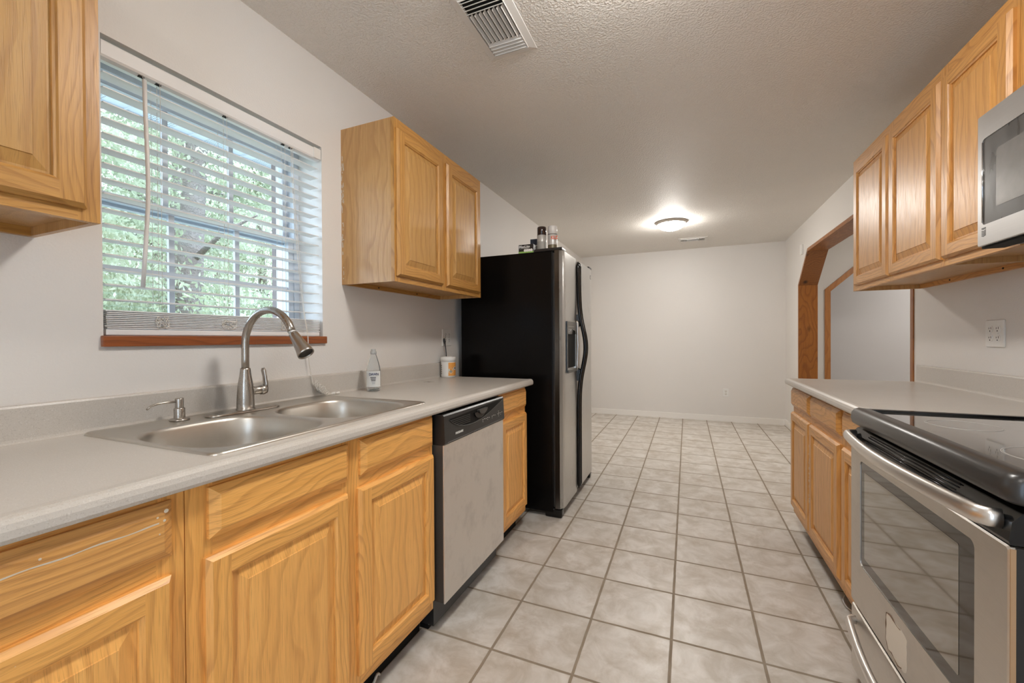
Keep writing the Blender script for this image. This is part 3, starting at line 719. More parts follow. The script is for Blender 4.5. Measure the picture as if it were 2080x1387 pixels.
# ------------------------------------------------------------------ refrigerator
def make_fridge():
    y0, y1, ym, xb, xf, H = 2.585, 3.492, 2.998, -.802, -.735, 1.737
    t = thing('refrigerator', 'black side-by-side refrigerator with stainless doors and long black handles', 'refrigerator', (-1.13, (y0+y1)/2, 0))
    tex = newmat('fridge_black_side'); k = N(tex[1]); v = k.coord(False); setin(tex[2], color=(.0035, .003, .0028), rough=.24, spec=.14); k.bump(k.noise(v, 600, 2), tex[2], .12, .0004)
    mb = MB(); mb.box((-1.48, y0, .035), (xb, y1, H), tex[0], .006); mb.build('body', t)
    mb = MB(); mb.box((xb, y0+.008, .07), (xb+.014, ym-.006, H-.012), black_sat); mb.box((xb, ym+.006, .07), (xb+.014, y1-.008, H-.012), black_sat); mb.build('door_gasket', t)
    def door(a, b, name, lab):
        mb = MB(); d0 = xb+.014; N_ = 14
        prof = [(d0, a), (d0+.030, a)]
        # gently crowned front with rounded edges
        w_ = b-a
        for i in range(N_+1):
            q = i/N_; y = a+w_*q; e = min(q, 1-q)*w_; x = xf-.026*max(0, 1-e/.05)**2+.0
            prof.append((x, y))
        prof += [(d0+.030, b), (d0, b)]
        rings = [[(x, y, z) for x, y in prof] for z in (.062, H)]
        mb.loft(rings, ss_v, True, False, False)
        mb.face([(x, y, H) for x, y in prof], grey_dark); mb.face([(x, y, .062) for x, y in prof[::-1]], grey_dark)
        o = mb.build(name, t, recalc=True); return o
    fd = door(y0, ym-.003, 'freezer_door', ''); rd = door(ym+.003, y1, 'fridge_door', '')
    # handles: black, following the seam and bowing out in the middle
    def handle(y, sgn, door_):
        mb = MB(); R = []
        zs = [.075, .10, .30, .60, .80, .90, 1.0, 1.10, 1.2, 1.30, 1.40, 1.50, 1.60, 1.69, 1.722]
        def bow(z): return math.exp(-((z-1.10)/.20)**2)
        sec = lambda x, y_, w_, h_: [(x+h_*math.cos(2*math.pi*i/16), y_+w_*math.sin(2*math.pi*i/16)) for i in range(16)]
        rings = []
        for i in range(61):
            z = .075+(1.722-.075)*i/60; bo = bow(z); e = min(1, (z-.070)/.02, (1.727-z)/.02); e = max(.35, e)
            x = xf+.006+.050*bo; yy = y+sgn*.0*bo
            rings.append([(px_, py_, z) for px_, py_ in sec(x, yy, .0125*e, (.013)*e)])
        mb.loft(rings, black_gl, True, True, True)
        h = mb.build('handle', door_); return h
    handle(ym-.022, -1, fd); handle(ym+.022, 1, rd)
    # pad of black trim between handle and door where it bows out
    for z0, z1, s in ((1.22, 1.34, 1), (.86, .98, -1)):
        mb = MB(); mb.prism([(xf-.004, ym-.034, z0 if s > 0 else z1), (xf-.004, ym-.034, z1 if s > 0 else z0), (xf+.018, ym-.03, z1 if s > 0 else z0), (xf+.032, ym-.03, (z0+z1)/2)], (0, .02, 0), black_gl)
        mb.build('handle_mount', fd)
    # ice and water dispenser
    a, b, z0, z1 = 2.665, 2.918, .948, 1.281; x = xf
    mb = MB(); fw = .02
    mb.box((x-.004, a, z0), (x+.008, a+.008, z1), black_gl); mb.box((x-.004, a+.008, z1-.085), (x+.006, b, z1), plain('dispenser_grey', (.17, .16, .145), .35, .3), .002)
    mb.box((x-.004, a+.008, z0), (x+.006, a+fw, z1-.085), ss_v); mb.box((x-.004, b-fw, z0), (x+.006, b, z1-.085), ss_v)
    dsp = mb.build('dispenser', fd)
    mb = MB(); mb.face([(x+.0015, a+fw, z0+.02), (x+.0015, b-fw, z0+.02), (x+.0015, b-fw, z1-.085), (x+.0015, a+fw, z1-.085)], black_mat)
    mb.prism([(x+.002, a+fw, z1-.085), (x+.002, b-fw, z1-.085), (x+.002, b-fw-.02, z1-.062), (x+.002, (a+b)/2, z1-.05), (x+.002, a+fw+.02, z1-.075)], (.006, 0, 0), black_gl)
    mb.build('dispenser_recess', dsp)
    mb = MB(); mb.box((x, a+.004, z0-.012), (x+.016, b-.01, z0+.006), grey_dark, .003); mb.box((x+.002, a+.03, z0+.006), (x+.012, b-.03, z0+.010), ss_v); mb.build('drip_tray', dsp)
    mb = MB()
    for i in range(5):
        for j in range(2): mb.box((x+.006, a+.05+i*.03, z1-.035-j*.02), (x+.0065, a+.065+i*.03, z1-.032-j*.02), white_ink)
    mb.build('button_marks', dsp)
    mb = MB(); mb.tube([(x+.004, b+.012, z0-.01), (x+.010, b+.012, z0+.02), (x+.014, b+.014, (z0+z1)/2), (x+.010, b+.012, z1), (x+.004, b+.012, z1+.012)], .009, ss, 12); mb.build('dispenser_side_bar', dsp)
    # badge, hinge covers, foot and grille
    mb = MB(); mb.box((xf-.001, y1-.085, 1.655), (xf+.0015, y1-.055, 1.685), grey_dark); mb.box((xf, y1-.081, 1.659), (xf+.002, y1-.059, 1.681), ss_v); mb.build('badge', rd)
    for a_, b_, nm in ((y0+.005, y0+.10, 0), (y1-.10, y1-.005, 1)):
        mb = MB(); mb.box((-.932, a_, H), (xf-.004, b_, H+.020), black_sat, .008, 3)
        mb.build('hinge_cover', t)
    mb = MB(); mb.box((xb-.03, y0+.01, .03), (xf-.03, y1-.01, .062), black_mat); mb.build('base_grille', t)
    mb = MB(); mb.box((xb-.06, y0+.002, .0), (xf-.012, y0+.06, .058), black_gl, .016, 3); mb.build('foot', t)
    mb = MB(); mb.box((xb-.06, y1-.06, .0), (xf-.012, y1-.002, .058), black_gl, .016, 3); mb.build('foot', t)
    for a_ in (y0+.03, y1-.09):
        mb = MB(); mb.box((-1.46, a_, .0), (-1.40, a_+.06, .04), black_mat); mb.build('rear_roller', t)
make_fridge()

# ------------------------------------------------------------------ stove
def make_range():
    y0, y1, xf = .990, 1.742, .512
    t = thing('stove', 'freestanding stainless electric stove with black glass cooktop and arched handles', 'stove', (.85, (y0+y1)/2, 0))
    mb = MB(); mb.box((xf+.032, y0+.002, .03), (1.17, y1-.002, .875), black_gl, .004); mb.build('body', t)
    for yy in (y0+.05, y1-.05):
        mb = MB(); mb.lathe([(.018, 0), (.018, .03), (.010, .032)], (.62, yy, 0), black_mat, seg=14); mb.build('foot', t)
    # storage drawer
    mb = MB(); R = []
    for i, x in ((0, xf+.030), (0, xf+.006), (.003, xf+.001), (.006, xf)): R.append([(x, y, z) for y, z in rrect(y0+.002+i, y1-.002-i, .055+i, .272-i, .006, 3)])
    mb.loft(R, ss_door, False, True, True); d = mb.build('drawer', t, recalc=True)
    def arched(parent, z, ya, yb, bow, r, fl, name):
        mb = MB(); pts = [(xf+.004, ya-.0, z), (xf-.012, ya+.003, z), (xf-.022, ya+.014, z)]
        for i in range(1, 20):
            q = i/20; pts.append((xf-.022-bow*math.sin(math.pi*q), ya+.014+(yb-ya-.028)*q, z))
        pts += [(xf-.022, yb-.014, z), (xf-.012, yb-.003, z), (xf+.004, yb, z)]
        mb.tube(pts, r, handle_st, 16, flat=fl, up=(0, 0, 1)); return mb.build(name, parent)
    arched(d, .232, 1.035, 1.700, .030, .011, 1.3, 'handle')
    # oven door with rounded window
    zb, zt = .284, .803; wy0, wy1, wz0, wz1 = 1.085, 1.662, .432, .770
    mb = MB(); outer = rrect(y0+.002, y1-.001, zb, zt, .006, 7); inner = rrect(wy0, wy1, wz0, wz1, .016, 7)
    mb.loft([[(x, y, z) for y, z in outer] for x in (xf+.030, xf+.003)]+[[(xf, y, z) for y, z in rrect(y0+.005, y1-.004, zb+.003, zt-.003, .006, 7)], [(xf, y, z) for y, z in inner], [(xf+.003, y, z) for y, z in inner]], ss_door, False)
    d = mb.build('oven_door', t, recalc=True)
    edge = plain('door_edge_reflection', (.42, .26, .14), .4)  # tan reflection along the door edge, painted as a strip
    gl_b = plain('oven_glass_border', (.13, .125, .12), .05, 1); gl_i = plain('oven_glass_window', (.40, .385, .365), .045, 1)
    mb = MB(); mb.prism([(xf+.0025, y, z) for y, z in rrect(wy0, wy1, wz0, wz1, .016, 7)], (.006, 0, 0), gl_b); g = mb.build('window_border', d)
    mb = MB(); mb.prism([(xf+.0018, y, z) for y, z in rrect(wy0+.055, wy1-.030, wz0+.035, wz1-.030, .004, 3)], (.0006, 0, 0), gl_i); mb.build('window_glass', g)
    # worn sticker remains low on the door
    mb = MB(); rr = random.Random(5); cy, cz = 1.41, .352; pts = []
    for i in range(26):
        a = 2*math.pi*i/26; q = 1+.10*(rr.random()-.5)
        pts.append((xf-.0006, cy+.060*q*max(-1, min(1, 1.3*math.cos(a))), cz+.050*q*max(-1, min(1, 1.3*math.sin(a)))))
    mb.prism(pts, (.0005, 0, 0), plain('sticker_glue', (.80, .75, .67), .30, .5)); sk = mb.build('sticker_residue', d)
    mb = MB(); brown = plain('residue_brown', (.16, .09, .05), .6)
    mb.tube([(xf-.0008, y+rr.uniform(-.004, .004), z+rr.uniform(-.003, .003)) for _, y, z in pts[-8:]+pts[:9]], [.0003+.0016*rr.random()**2 for _ in range(17)], brown, 6)
    mb.build('torn_edge', sk)
    mb = MB(); mb.box((xf+.002, y0+.0008, zb+.006), (xf+.009, y0+.0035, zt-.004), edge); mb.box((xf+.009, y0+.0006, zb+.002), (xf+.031, y0+.0035, zt-.001), black_sat); mb.build('edge_with_reflection', d)
    # black vent band above the door, carrying the handle
    mb = MB(); pr = [(xf+.032, .806), (xf+.002, .806), (xf, .812), (xf+.004, .845), (xf+.018, .862), (xf+.034, .868)]
    mb.prism([(x, y0+.002, z) for x, z in pr], (0, y1-y0-.003, 0), black_gl, False); vb = mb.build('door_top_band', t)
    for i in range(4):
        mb = MB(); q = i/3; x = xf+.002+q*.012; z = .838+q*.020
        mb.box((x-.0012, 1.16, z-.0035), (x+.004, 1.62, z+.001), hole_m); mb.tube([(x-.001, 1.158, z+.0022), (x-.001, 1.622, z+.0022)], .0013, black_gl, 8); mb.build('vent_slot', vb)
    arched(d, .842, 1.018, 1.712, .028, .0115, 1.55, 'handle')
    # control/cooktop: rounded front lip, raised rim and glass
    mb = MB(); T0 = .876; prof = [(xf+.036, T0), (xf+.006, T0), (xf-.002, T0+.006), (xf-.006, T0+.022), (xf-.004, T0+.040), (xf+.004, T0+.051), (xf+.016, T0+.055), (xf+.045, T0+.052), (xf+.058, T0+.044)]
    ring = []
    ys = [y0-.004, y0, y0+.008, y0+.020, y1-.020, y1-.008, y1-.001, y1+.002]; sh = [.022, .010, .003, 0, 0, .003, .010, .022]
    mb.loft([[(x+s_*(1 if i < 7 else .4), y, z-(s_*.35 if 2 < i else 0)) for i, (x, z) in enumerate(prof)] for y, s_ in zip(ys, sh)], plain('lip_dark_grey', (.035, .032, .03), .30), True, True, True, closed=False)
    lip = mb.build('front_lip', t)
    mb = MB(); zg = T0+.044
    mb.box((xf+.034, y0-.003, T0), (1.17, y0+.022, zg+.007), black_gl, .004); mb.box((xf+.034, y1-.020, T0), (1.17, y1+.002, zg+.007), black_gl, .004)
    mb.box((xf+.034, y0+.022, T0), (1.17, y1-.020, zg-.004), black_gl)
    ck = mb.build('cooktop_frame', t)
    cg = newmat('cooktop_glass'); k = N(cg[1]); v = k.coord(False); setin(cg[2], color=(.022, .021, .02), rough=.06, coat=1, coatr=.03, ior=1.9)
    nn = k.ramp(k.noise(v, 10, 5, .7), [(.5, 0.), (.75, 1.)]); k.L(k.mix(k.math('MULTIPLY', nn, .3), (.03, .028, .026), (.30, .27, .23)), cg[2].inputs['Base Color'])
    k.L(k.math('MULTIPLY_ADD', nn, .2, .05), cg[2].inputs['Roughness'])
    mb = MB(); mb.box((xf+.052, y0+.020, zg-.006), (1.14, y1-.018, zg), cg[0]); gl = mb.build('cooktop_glass', t)
    ringm = plain('burner_ring_print', (.55, .52, .48), .4)
    for cx, cy, rs in ((.705, 1.545, (.075, .072)), (.72, 1.19, (.105, .102, .07)), (.985, 1.545, (.105, .102)), (.99, 1.19, (.075, .072))):
        mb = MB()
        for r in rs: mb.lathe([(r, zg+.0002), (r, zg+.0005), (r+.0012, zg+.0005), (r+.0012, zg+.0002)], (cx, cy, 0), ringm, seg=64)
        mb.build('burner_ring', gl)
    mb = MB(); mb.prism([(x, y0, z) for x, z in ((1.135, .90), (1.120, 1.07), (1.135, 1.10), (1.195, 1.10), (1.195, .90))], (0, y1-y0, 0), black_gl); bk = mb.build('backguard', t)
    for yy in (1.06, 1.14, 1.59, 1.67):
        mb = MB(); mb.lathe([(.022, 0), (.020, -.018), (.0001, -.019)], (1.127, yy, 1.02), handle_st, 'X', 20); mb.build('knob', bk)
make_range()

# ------------------------------------------------------------------ microwave
def make_microwave():
    y0, y1, z0, z1, xf = .932, 1.686, 1.428, 1.817, .800
    t = thing('microwave', 'stainless over-the-range microwave hanging under the right wall cabinets', 'microwave', (1.0, (y0+y1)/2, z0))
    mb = MB(); mb.box((xf+.022, y0, z0+.006), (1.20, y1, z1), black_sat, .003); mb.build('body', t)
    mb = MB(); mb.box((.86, y0+.06, z0), (1.10, y0+.34, z0+.006), grey_dark); mb.build('grease_filter', t)
    mb = MB(); mb.box((.86, y1-.34, z0), (1.10, y1-.06, z0+.006), grey_dark); mb.build('grease_filter', t)
    yd = 1.10; wy0, wy1, wz0, wz1 = 1.16, 1.664, 1.492, 1.742
    O = rrect(yd, y1-.001, z0+.004, z1-.002, .004, 6); I = rrect(wy0, wy1, wz0, wz1, .012, 6)
    mb = MB(); mb.loft([[(x, y, z) for y, z in O] for x in (xf+.022, xf+.002)]+[[(xf, y, z) for y, z in rrect(yd+.002, y1-.003, z0+.006, z1-.004, .004, 6)], [(xf, y, z) for y, z in I], [(xf+.004, y, z) for y, z in I]], mw_steel, False)
    d = mb.build('door', t, recalc=True)
    gb = newmat('microwave_glass_border'); k = N(gb[1]); v = k.coord(False); setin(gb[2], metal=.0, coat=.6, coatr=.1)
    n_ = k.ramp(k.noise(k.mapping(v, (1, 3, 1)), 9, 3, .5), [(.3, 0.), (.8, 1.)]); k.L(k.mix(n_, (.022, .021, .02), (.07, .066, .062)), gb[2].inputs['Base Color']); k.L(k.math('MULTIPLY_ADD', n_, .3, .22), gb[2].inputs['Roughness'])
    gi = newmat('microwave_glass'); k = N(gi[1]); v = k.coord(False)
    n_ = k.ramp(k.noise(v, 9, 4, .6), [(.3, 0.), (.75, 1.)]); k.L(k.mix(n_, (.20, .195, .185), (.30, .29, .28)), gi[2].inputs['Base Color']); setin(gi[2], rough=.22, metal=.55)
    mb = MB(); mb.prism([(xf+.002, y, z) for y, z in rrect(wy0, wy1, wz0, wz1, .012, 6)], (.004, 0, 0), gb[0]); g = mb.build('window_border', d)
    mb = MB(); mb.prism([(xf+.0012, y, z) for y, z in rrect(wy0+.05, wy1-.058, wz0+.040, wz1-.048, .008, 6)], (.0008, 0, 0), gi[0]); mb.build('window_glass', g)
    mb = MB(); mb.tube([(xf+.001, wy1+.0005, wz0+.008), (xf+.001, wy1+.0005, wz1-.008)], .0018, chrome, 8); mb.build('window_edge', d)
    # square stripe emblem
    mb = MB(); gy, gz = 1.6650, 1.484; ink = plain('emblem_grey', (.08, .078, .075), .4)
    mb.prism([(xf-.0004, y, z) for y, z in ((gy, gz), (gy-.018, gz), (gy-.018, gz-.004), (gy-.008, gz-.006), (gy, gz-.004))], (.0003, 0, 0), ink)
    for q in range(4):
        zz = gz-.0075-q*.0045; mb.prism([(xf-.0004, y, z) for y, z in ((gy, zz), (gy-.010, zz-.0022), (gy-.018, zz+.0005), (gy-.018, zz-.0025), (gy-.008, zz-.0052), (gy, zz-.003))], (.0003, 0, 0), ink)
    mb.build('emblem', d)
    mb = MB(); mb.box((xf-.0, y0, z0+.004), (xf+.022, yd-.003, z1-.002), mw_steel, .002); cp = mb.build('control_panel', t)
    mb = MB(); mb.box((xf-.001, y0+.015, z0+.03), (xf+.001, yd-.03, z1-.03), black_gl); mb.build('keypad', cp)
    mb = MB(); mb.tube([(xf, yd+.02, z0+.05), (xf-.03, yd+.02, z0+.06), (xf-.035, yd+.02, 1.62), (xf-.03, yd+.02, z1-.06), (xf, yd+.02, z1-.05)], .009, handle_st, 12); mb.build('handle', d)
    mb = MB(); mb.box((xf+.01, y0, z0-.002), (xf+.06, y1, z0+.006), black_mat, .002); mb.build('bottom_vent', t)
make_microwave()

# ------------------------------------------------------------------ ceiling lamps and vents
def bowl_mat(k_):
    m, nt, b = newmat('lit_lamp_bowl'); setin(b, color=(.9, .88, .85), emit=(1.0, .960, .905), emits=LAMP*k_); return m
rim_m = plain('lamp_rim', (.62, .57, .51), .4, .0)
def ceiling_lamp(label, x, y, k_=1.0, r=.165):
    bowl_m = bowl_mat(k_)
    t = thing('ceiling_lamp', label, 'ceiling light', (x, y, ZC-.102), 'lit flush dome lamps')
    mb = MB(); mb.lathe([(r*.70, ZC-.001), (r, ZC-.001), (r, ZC-.008), (r-.008, ZC-.014), (r-.012, ZC-.022), (r-.022, ZC-.028), (r-.030, ZC-.024)], (x, y, 0), rim_m, seg=48); mb.build('rim', t)
    mb = MB(); q = r-.028; mb.lathe([(q*math.cos(a), ZC-.024-.068*math.sin(a)) for a in [math.pi/2*i/10 for i in range(11)]], (x, y, 0), bowl_m, seg=48); mb.build('glass_bowl', t)
    mb = MB(); mb.lathe([(.012, ZC-.090), (.012, ZC-.094), (.007, ZC-.098), (.0001, ZC-.102)], (x, y, 0), rim_m, seg=16); mb.build('finial', t)
ceiling_lamp('lit white dome ceiling lamp with a brushed rim, at the far end of the room', -.155, 4.90, 1.2)
ceiling_lamp('lit dome ceiling lamp above the kitchen aisle, over the sink end', -.13, 1.20, .92)
ceiling_lamp('added unseen dome fill lamp on the ceiling behind the viewer', -.10, -.95, .55)  # unseen lamp added to fill the near end of the kitchen
ceiling_lamp('added unseen dome fill lamp in the side room behind the arch', 2.9, 4.9)  # unseen lamp added to brighten the walls seen through the arch
ceiling_lamp('added unseen dome fill lamp in the grey room beyond the second opening', 3.9, 7.7, 1.0)  # unseen lamp added to lift the wall beyond the second opening

def ceiling_vent(label, x0, x1, y0, y1, long_y=True):
    t = thing('ceiling_vent', label, 'ceiling vent', ((x0+x1)/2, (y0+y1)/2, ZC-.012), None)
    fr = .032; zz = ZC; mb = MB()
    O = [(x0, y0), (x1, y0), (x1, y1), (x0, y1)]; 
    def q(i, z): return [(x0+i, y0+i, z), (x1-i, y0+i, z), (x1-i, y1-i, z), (x0+i, y1-i, z)]
    mb.loft([q(0, zz-.001), q(.001, zz-.004), q(fr-.003, zz-.009), q(fr-.002, zz-.013), q(fr, zz-.013), q(fr+.002, zz-.003)], white_metal, False); mb.build('frame', t)
    mb = MB(); mb.box((x0+fr, y0+fr, zz-.003), (x1-fr, y1-fr, zz-.001), hole_m); mb.build('duct_opening', t)
    a0, a1, b0, b1 = x0+fr+.003, x1-fr-.003, y0+fr+.003, y1-fr-.003
    def slat(lo, hi, axis, tilt):
        mb = MB(); c = [(lo[i]+hi[i])/2 for i in range(2)]; w_ = .0042; z = zz-.009
        if axis == 'x': mb.prism([(lo[0], c[1]-w_*tilt, z-.0045), (lo[0], c[1]+w_*tilt, z+.0055), (lo[0], c[1]+w_*tilt+.001, z+.0055), (lo[0], c[1]-w_*tilt+.001, z-.0045)], (hi[0]-lo[0], 0, 0), white_metal)
        else: mb.prism([(c[0]-w_*tilt, lo[1], z-.0045), (c[0]+w_*tilt, lo[1], z+.0055), (c[0]+w_*tilt+.001, lo[1], z+.0055), (c[0]-w_*tilt+.001, lo[1], z-.0045)], (0, hi[1]-lo[1], 0), white_metal)
        sg = -1 if tilt > 0 else 1; q_ = abs(w_*tilt)
        if axis == 'x': mb.box((lo[0], c[1]-w_*tilt-.0004, z-.0065), (hi[0], c[1]-w_*tilt+.0012, z-.0040), white_metal)
        else: mb.box((c[0]-w_*tilt-.0004, lo[1], z-.0065), (c[0]-w_*tilt+.0012, hi[1], z-.0040), white_metal)
        mb.build('slat', t)
    if long_y:
        L = b1-b0; e = L*.235
        for i in range(4): slat((a0, b0+(i+.5)*e/4), (a1, b0+(i+.5)*e/4), 'x', 1.0)
        for i in range(4): slat((a0, b1-(i+.5)*e/4), (a1, b1-(i+.5)*e/4), 'x', -1.0)
        for i in range(8): slat((a0+(i+.5)*(a1-a0)/8, b0+e), (a0+(i+.5)*(a1-a0)/8, b1-e), 'y', .9)
    else:
        L = a1-a0; e = L*.25
        for i in range(5): slat((a0+(i+.5)*e/5, b0), (a0+(i+.5)*e/5, b1), 'y', -1.1)
        for i in range(5): slat((a1-(i+.5)*e/5, b0), (a1-(i+.5)*e/5, b1), 'y', 1.1)
        for i in range(6): slat((a0+e, b0+(i+.5)*(b1-b0)/6), (a1-e, b0+(i+.5)*(b1-b0)/6), 'x', .9)
    return t
ceiling_vent('white metal ceiling vent near the top of the view, above the sink side', -.820, -.600, 1.335, 1.725)
ceiling_vent('white metal ceiling vent beyond the far dome lamp', -.100, .245, 5.76, 5.95, False)

# ------------------------------------------------------------------ outlets
def outlet(label, org, ux, n, gangs, dark=False):
    """org: centre on the wall; ux: direction of width; n: out of wall"""
    ux, n, uz, org = Vector(ux), Vector(n), Vector((0, 0, 1)), Vector(org)
    t = thing('wall_outlet', label, 'outlet', tuple(org)); P = lambda u, z, d: org+ux*u+uz*z+n*d
    Wd = .070 if gangs == 1 else .116; Ht = .116
    mb = MB(); mb.loft([[P(u, z, d) for u, z in rrect(-Wd/2+i, Wd/2-i, -Ht/2+i, Ht/2-i, .006, 4)] for i, d in ((0, .0005), (0, .003), (.002, .0055), (.004, .006))], white_pl, False, True, True)
    mb.build('cover_plate', t, recalc=True)
    for g in range(gangs):
        cu = 0 if gangs == 1 else (-.023, .023)[g]
        for cz in (.0195, -.0195):
            mb = MB(); ol = []
            for i in range(24):
                a = 2*math.pi*i/24; ol.append((cu+.0170*math.cos(a), cz+max(-.0135, min(.0135, .0172*math.sin(a)))))
            mb.prism([P(u, z, .005) for u, z in ol], n*.003, cream_pl if gangs == 1 else white_pl)
            r = mb.build('receptacle', t)
            mb = MB()
            for du, h in ((-.0065, .0085), (.0065, .0065)): mb.prism([P(cu+du+a, cz+b, .0078) for a, b in ((-.0011, -.001), (.0011, -.001), (.0011, h), (-.0011, h))], n*.0006, hole_m)
            mb.prism([P(cu+.0028*math.cos(q*math.pi/6), cz-.0085+.0028*math.sin(q*math.pi/6), .0078) for q in range(12)], n*.0006, hole_m)
            mb.build('slots', r)
        mb = MB(); mb.prism([P(cu+.0028*math.cos(q*math.pi/6), .0028*math.sin(q*math.pi/6), .0058) for q in range(12)], n*.001, chrome); mb.build('screw', t)
outlet('white four-socket wall outlet above the right countertop', (XR, 2.413, 1.178), (0, 1, 0), (-1, 0, 0), 2)
outlet('white four-socket wall outlet beside the refrigerator, above the white tub', (XL, 2.483, 1.178), (0, 1, 0), (1, 0, 0), 2)
outlet('small white outlet low on the far wall', (.498, YF, .400), (1, 0, 0), (0, -1, 0), 1)
mb = MB(); mb.box((XR-.022, 5.565, 2.10), (XR-.001, 5.625, 2.21), white_pl, .004); single(mb, 'wall_sensor', 'small white sensor box high on the right wall, beyond the arch corner', 'sensor', (XR-.01, 5.595, 2.155))

# ------------------------------------------------------------------ window blind
def make_blind():
    ya, yb = WY0+.008, WY1-.014; xc = XL-.030; hw = .0245
    t = thing('window_blind', 'white slatted blind lowered over the kitchen window, partly stacked at the bottom', 'blind', (xc, (ya+yb)/2, WZ0+.005))
    bm_, nt, b = newmat('blind_slat'); setin(b, color=(.80, .79, .78), rough=.38)
    sm = bm_
    mb = MB(); zt = WZ1-.014; zb = zt-.047
    pr = [(XL-.006, zt), (XL-.004, zt-.004), (XL-.004, zb+.006), (XL-.008, zb), (XL-.022, zb-.004), (XL-.046, zb), (XL-.050, zb+.006), (XL-.050, zt)]
    mb.prism([(x, WY0+.003, z) for x, z in pr], (0, WY1-WY0-.006, 0), sm); hr = mb.build('headrail', t)
    mb = MB(); mb.box((XL-.004, WY1-.040, zb+.002), (XL-.001, WY1-.002, zt+.001), white_pl, .001); mb.build('end_bracket', hr)
    lad = (.790, .998, 1.235); hy = sorted(lad+(.745, 1.27))
    for y in hy:
        mb = MB(); mb.box((XL-.020, y-.007, zb-.0052), (XL-.011, y+.007, zb-.0015), hole_m); mb.build('cord_slot', hr)
    def slat_mesh(z):
        mb = MB(); n = 6; top = []
        for i in range(n+1):
            q = -1+2*i/n; top.append((xc+hw*q, z+.0022*(1-q*q)))
        mb.prism([(x, ya, zz) for x, zz in top]+[(x, ya, zz-.0030) for x, zz in top[::-1]], (0, yb-ya, 0), sm); return mb
    zs = 1.289; s0 = slat_mesh(zs).build('slat', t)
    for i in range(1, 16):
        c = s0.copy(); C.objects.link(c); c.parent = t; c.location.z = .0437*i
    rr = random.Random(2)
    for i in range(10):
        c = s0.copy(); C.objects.link(c); c.parent = t; c.location.z = 1.2060+i*.0056-zs; c.location.y = rr.uniform(-.002, .003); c.location.x = rr.uniform(-.001, .001)
    mb = MB(); mb.box((xc-hw, ya, 1.1835), (xc+hw, yb, 1.2010), sm, .003); br = mb.build('bottom_rail', t)
    cord = plain('blind_cord', (.74, .70, .64), .8)
    for y in lad:
        for dx in (hw+.001, -hw-.001):
            mb = MB(); mb.tube([(xc+dx, y, zb-.002), (xc+dx, y+.001, 1.6), (xc+dx, y, 1.265)], .0007, cord, 5); mb.build('ladder_cord', t)
        mb = MB(); mb.tube([(xc, y+.004, zb-.002), (xc, y+.004, 1.265)], .0007, cord, 5); mb.build('lift_string', t)
        # slack loops of the ladder bunched in front of the stack
        mb = MB(); r2 = random.Random(int(y*1000)); x0 = xc+hw
        pts = []; wd = .020 if y < .9 else .030
        for i in range(46):
            a = i*.62; pts.append((x0+.002+.004*abs(math.sin(i*.9))+.001*r2.random(), y+wd*math.sin(a*.83+y)*(.5+.5*r2.random()), 1.228+.022*math.cos(a)*(.4+.6*r2.random())-.0002*i))
        mb.tube(smooth(pts), .0009, cord, 5); mb.build('cord_tangle', t)
    mb = MB(); wx = XL+.004; mb.tube([(wx-.012, .745, zb-.002), (wx-.006, .745, zb-.012), (wx, .745, zb-.02)], .0016, chrome, 8); mb.build('wand_hook', t)
    mb = MB(); mb.tube([(wx, .745, zb-.018), (wx+.001, .7455, 1.88), (wx+.003, .748, 1.76), (wx+.004, .7495, 1.66), (wx+.004, .7485, 1.58), (wx+.002, .742, 1.45), (wx, .735, 1.33)], .0058, sm, 12); mb.build('tilt_wand', t)
    # pull cord down over the sill to a tangle behind the sink with two tassels
    mb = MB(); pts = [(xc+hw+.004, 1.27, zb-.003), (xc+hw+.004, 1.276, 1.8), (xc+hw+.006, 1.30, 1.5), (xc+hw+.010, 1.315, 1.3), (XL+.020, 1.322, 1.185), (XL+.018, 1.325, 1.10), (XL+.026, 1.335, 1.0), (XL+.030, 1.345, .955)]
    mb.tube(smooth(pts), .0010, cord, 6); mb.build('pull_cord', t)
    mb = MB(); pts = [(xc+hw+.004, 1.262, zb-.003), (xc+hw+.005, 1.268, 1.8), (xc+hw+.007, 1.29, 1.5), (xc+hw+.011, 1.310, 1.3), (XL+.021, 1.318, 1.185), (XL+.019, 1.322, 1.10), (XL+.027, 1.330, 1.0), (XL+.031, 1.345, .957)]
    mb.tube(smooth(pts), .0010, cord, 6); mb.build('pull_cord', t)
    mb = MB(); r2 = random.Random(11); pts = []
    for i in range(70):
        q = i/69; a = i*1.9; rad = .010+.012*math.sin(math.pi*q)*(.6+.4*r2.random())
        pts.append((XL+.034+.010*math.sin(a*.7)+.012*q, 1.350+.045*q+rad*math.cos(a), .968-.046*q+.022*math.sin(a)*(1-q*.8)))
    pts = [(x, y, max(z, .9165)) for x, y, z in pts]
    mb.tube(smooth(pts), .0011, cord, 5); mb.build('cord_tangle', t)
    for dy, dx in ((0, 0), (.022, .004)):
        mb = MB(); p = Vector((XL+.045+dx, 1.425+dy, .921)); mb.tube([p+Vector((-.004, -.030-dy, -.003)), p+Vector((0, -.012, -.002)), p], .001, cord, 5)
        mb.tube([p, p+Vector((.001, .005, .0)), p+Vector((.002, .016, 0)), p+Vector((.002, .018, 0))], [.003, .0045, .006, .002], white_pl, 12); mb.build('tassel', t)
def smooth(pts, k=3):
    P = [Vector(p) for p in pts]; out = []
    for i in range(len(P)-1):
        p0, p1, p2, p3 = P[max(i-1, 0)], P[i], P[i+1], P[min(i+2, len(P)-1)]
        for j in range(k):
            u = j/k; out.append(.5*((2*p1)+(-p0+p2)*u+(2*p0-5*p1+4*p2-p3)*u*u+(-p0+3*p1-3*p2+p3)*u**3))
    out.append(P[-1]); return out
make_blind()

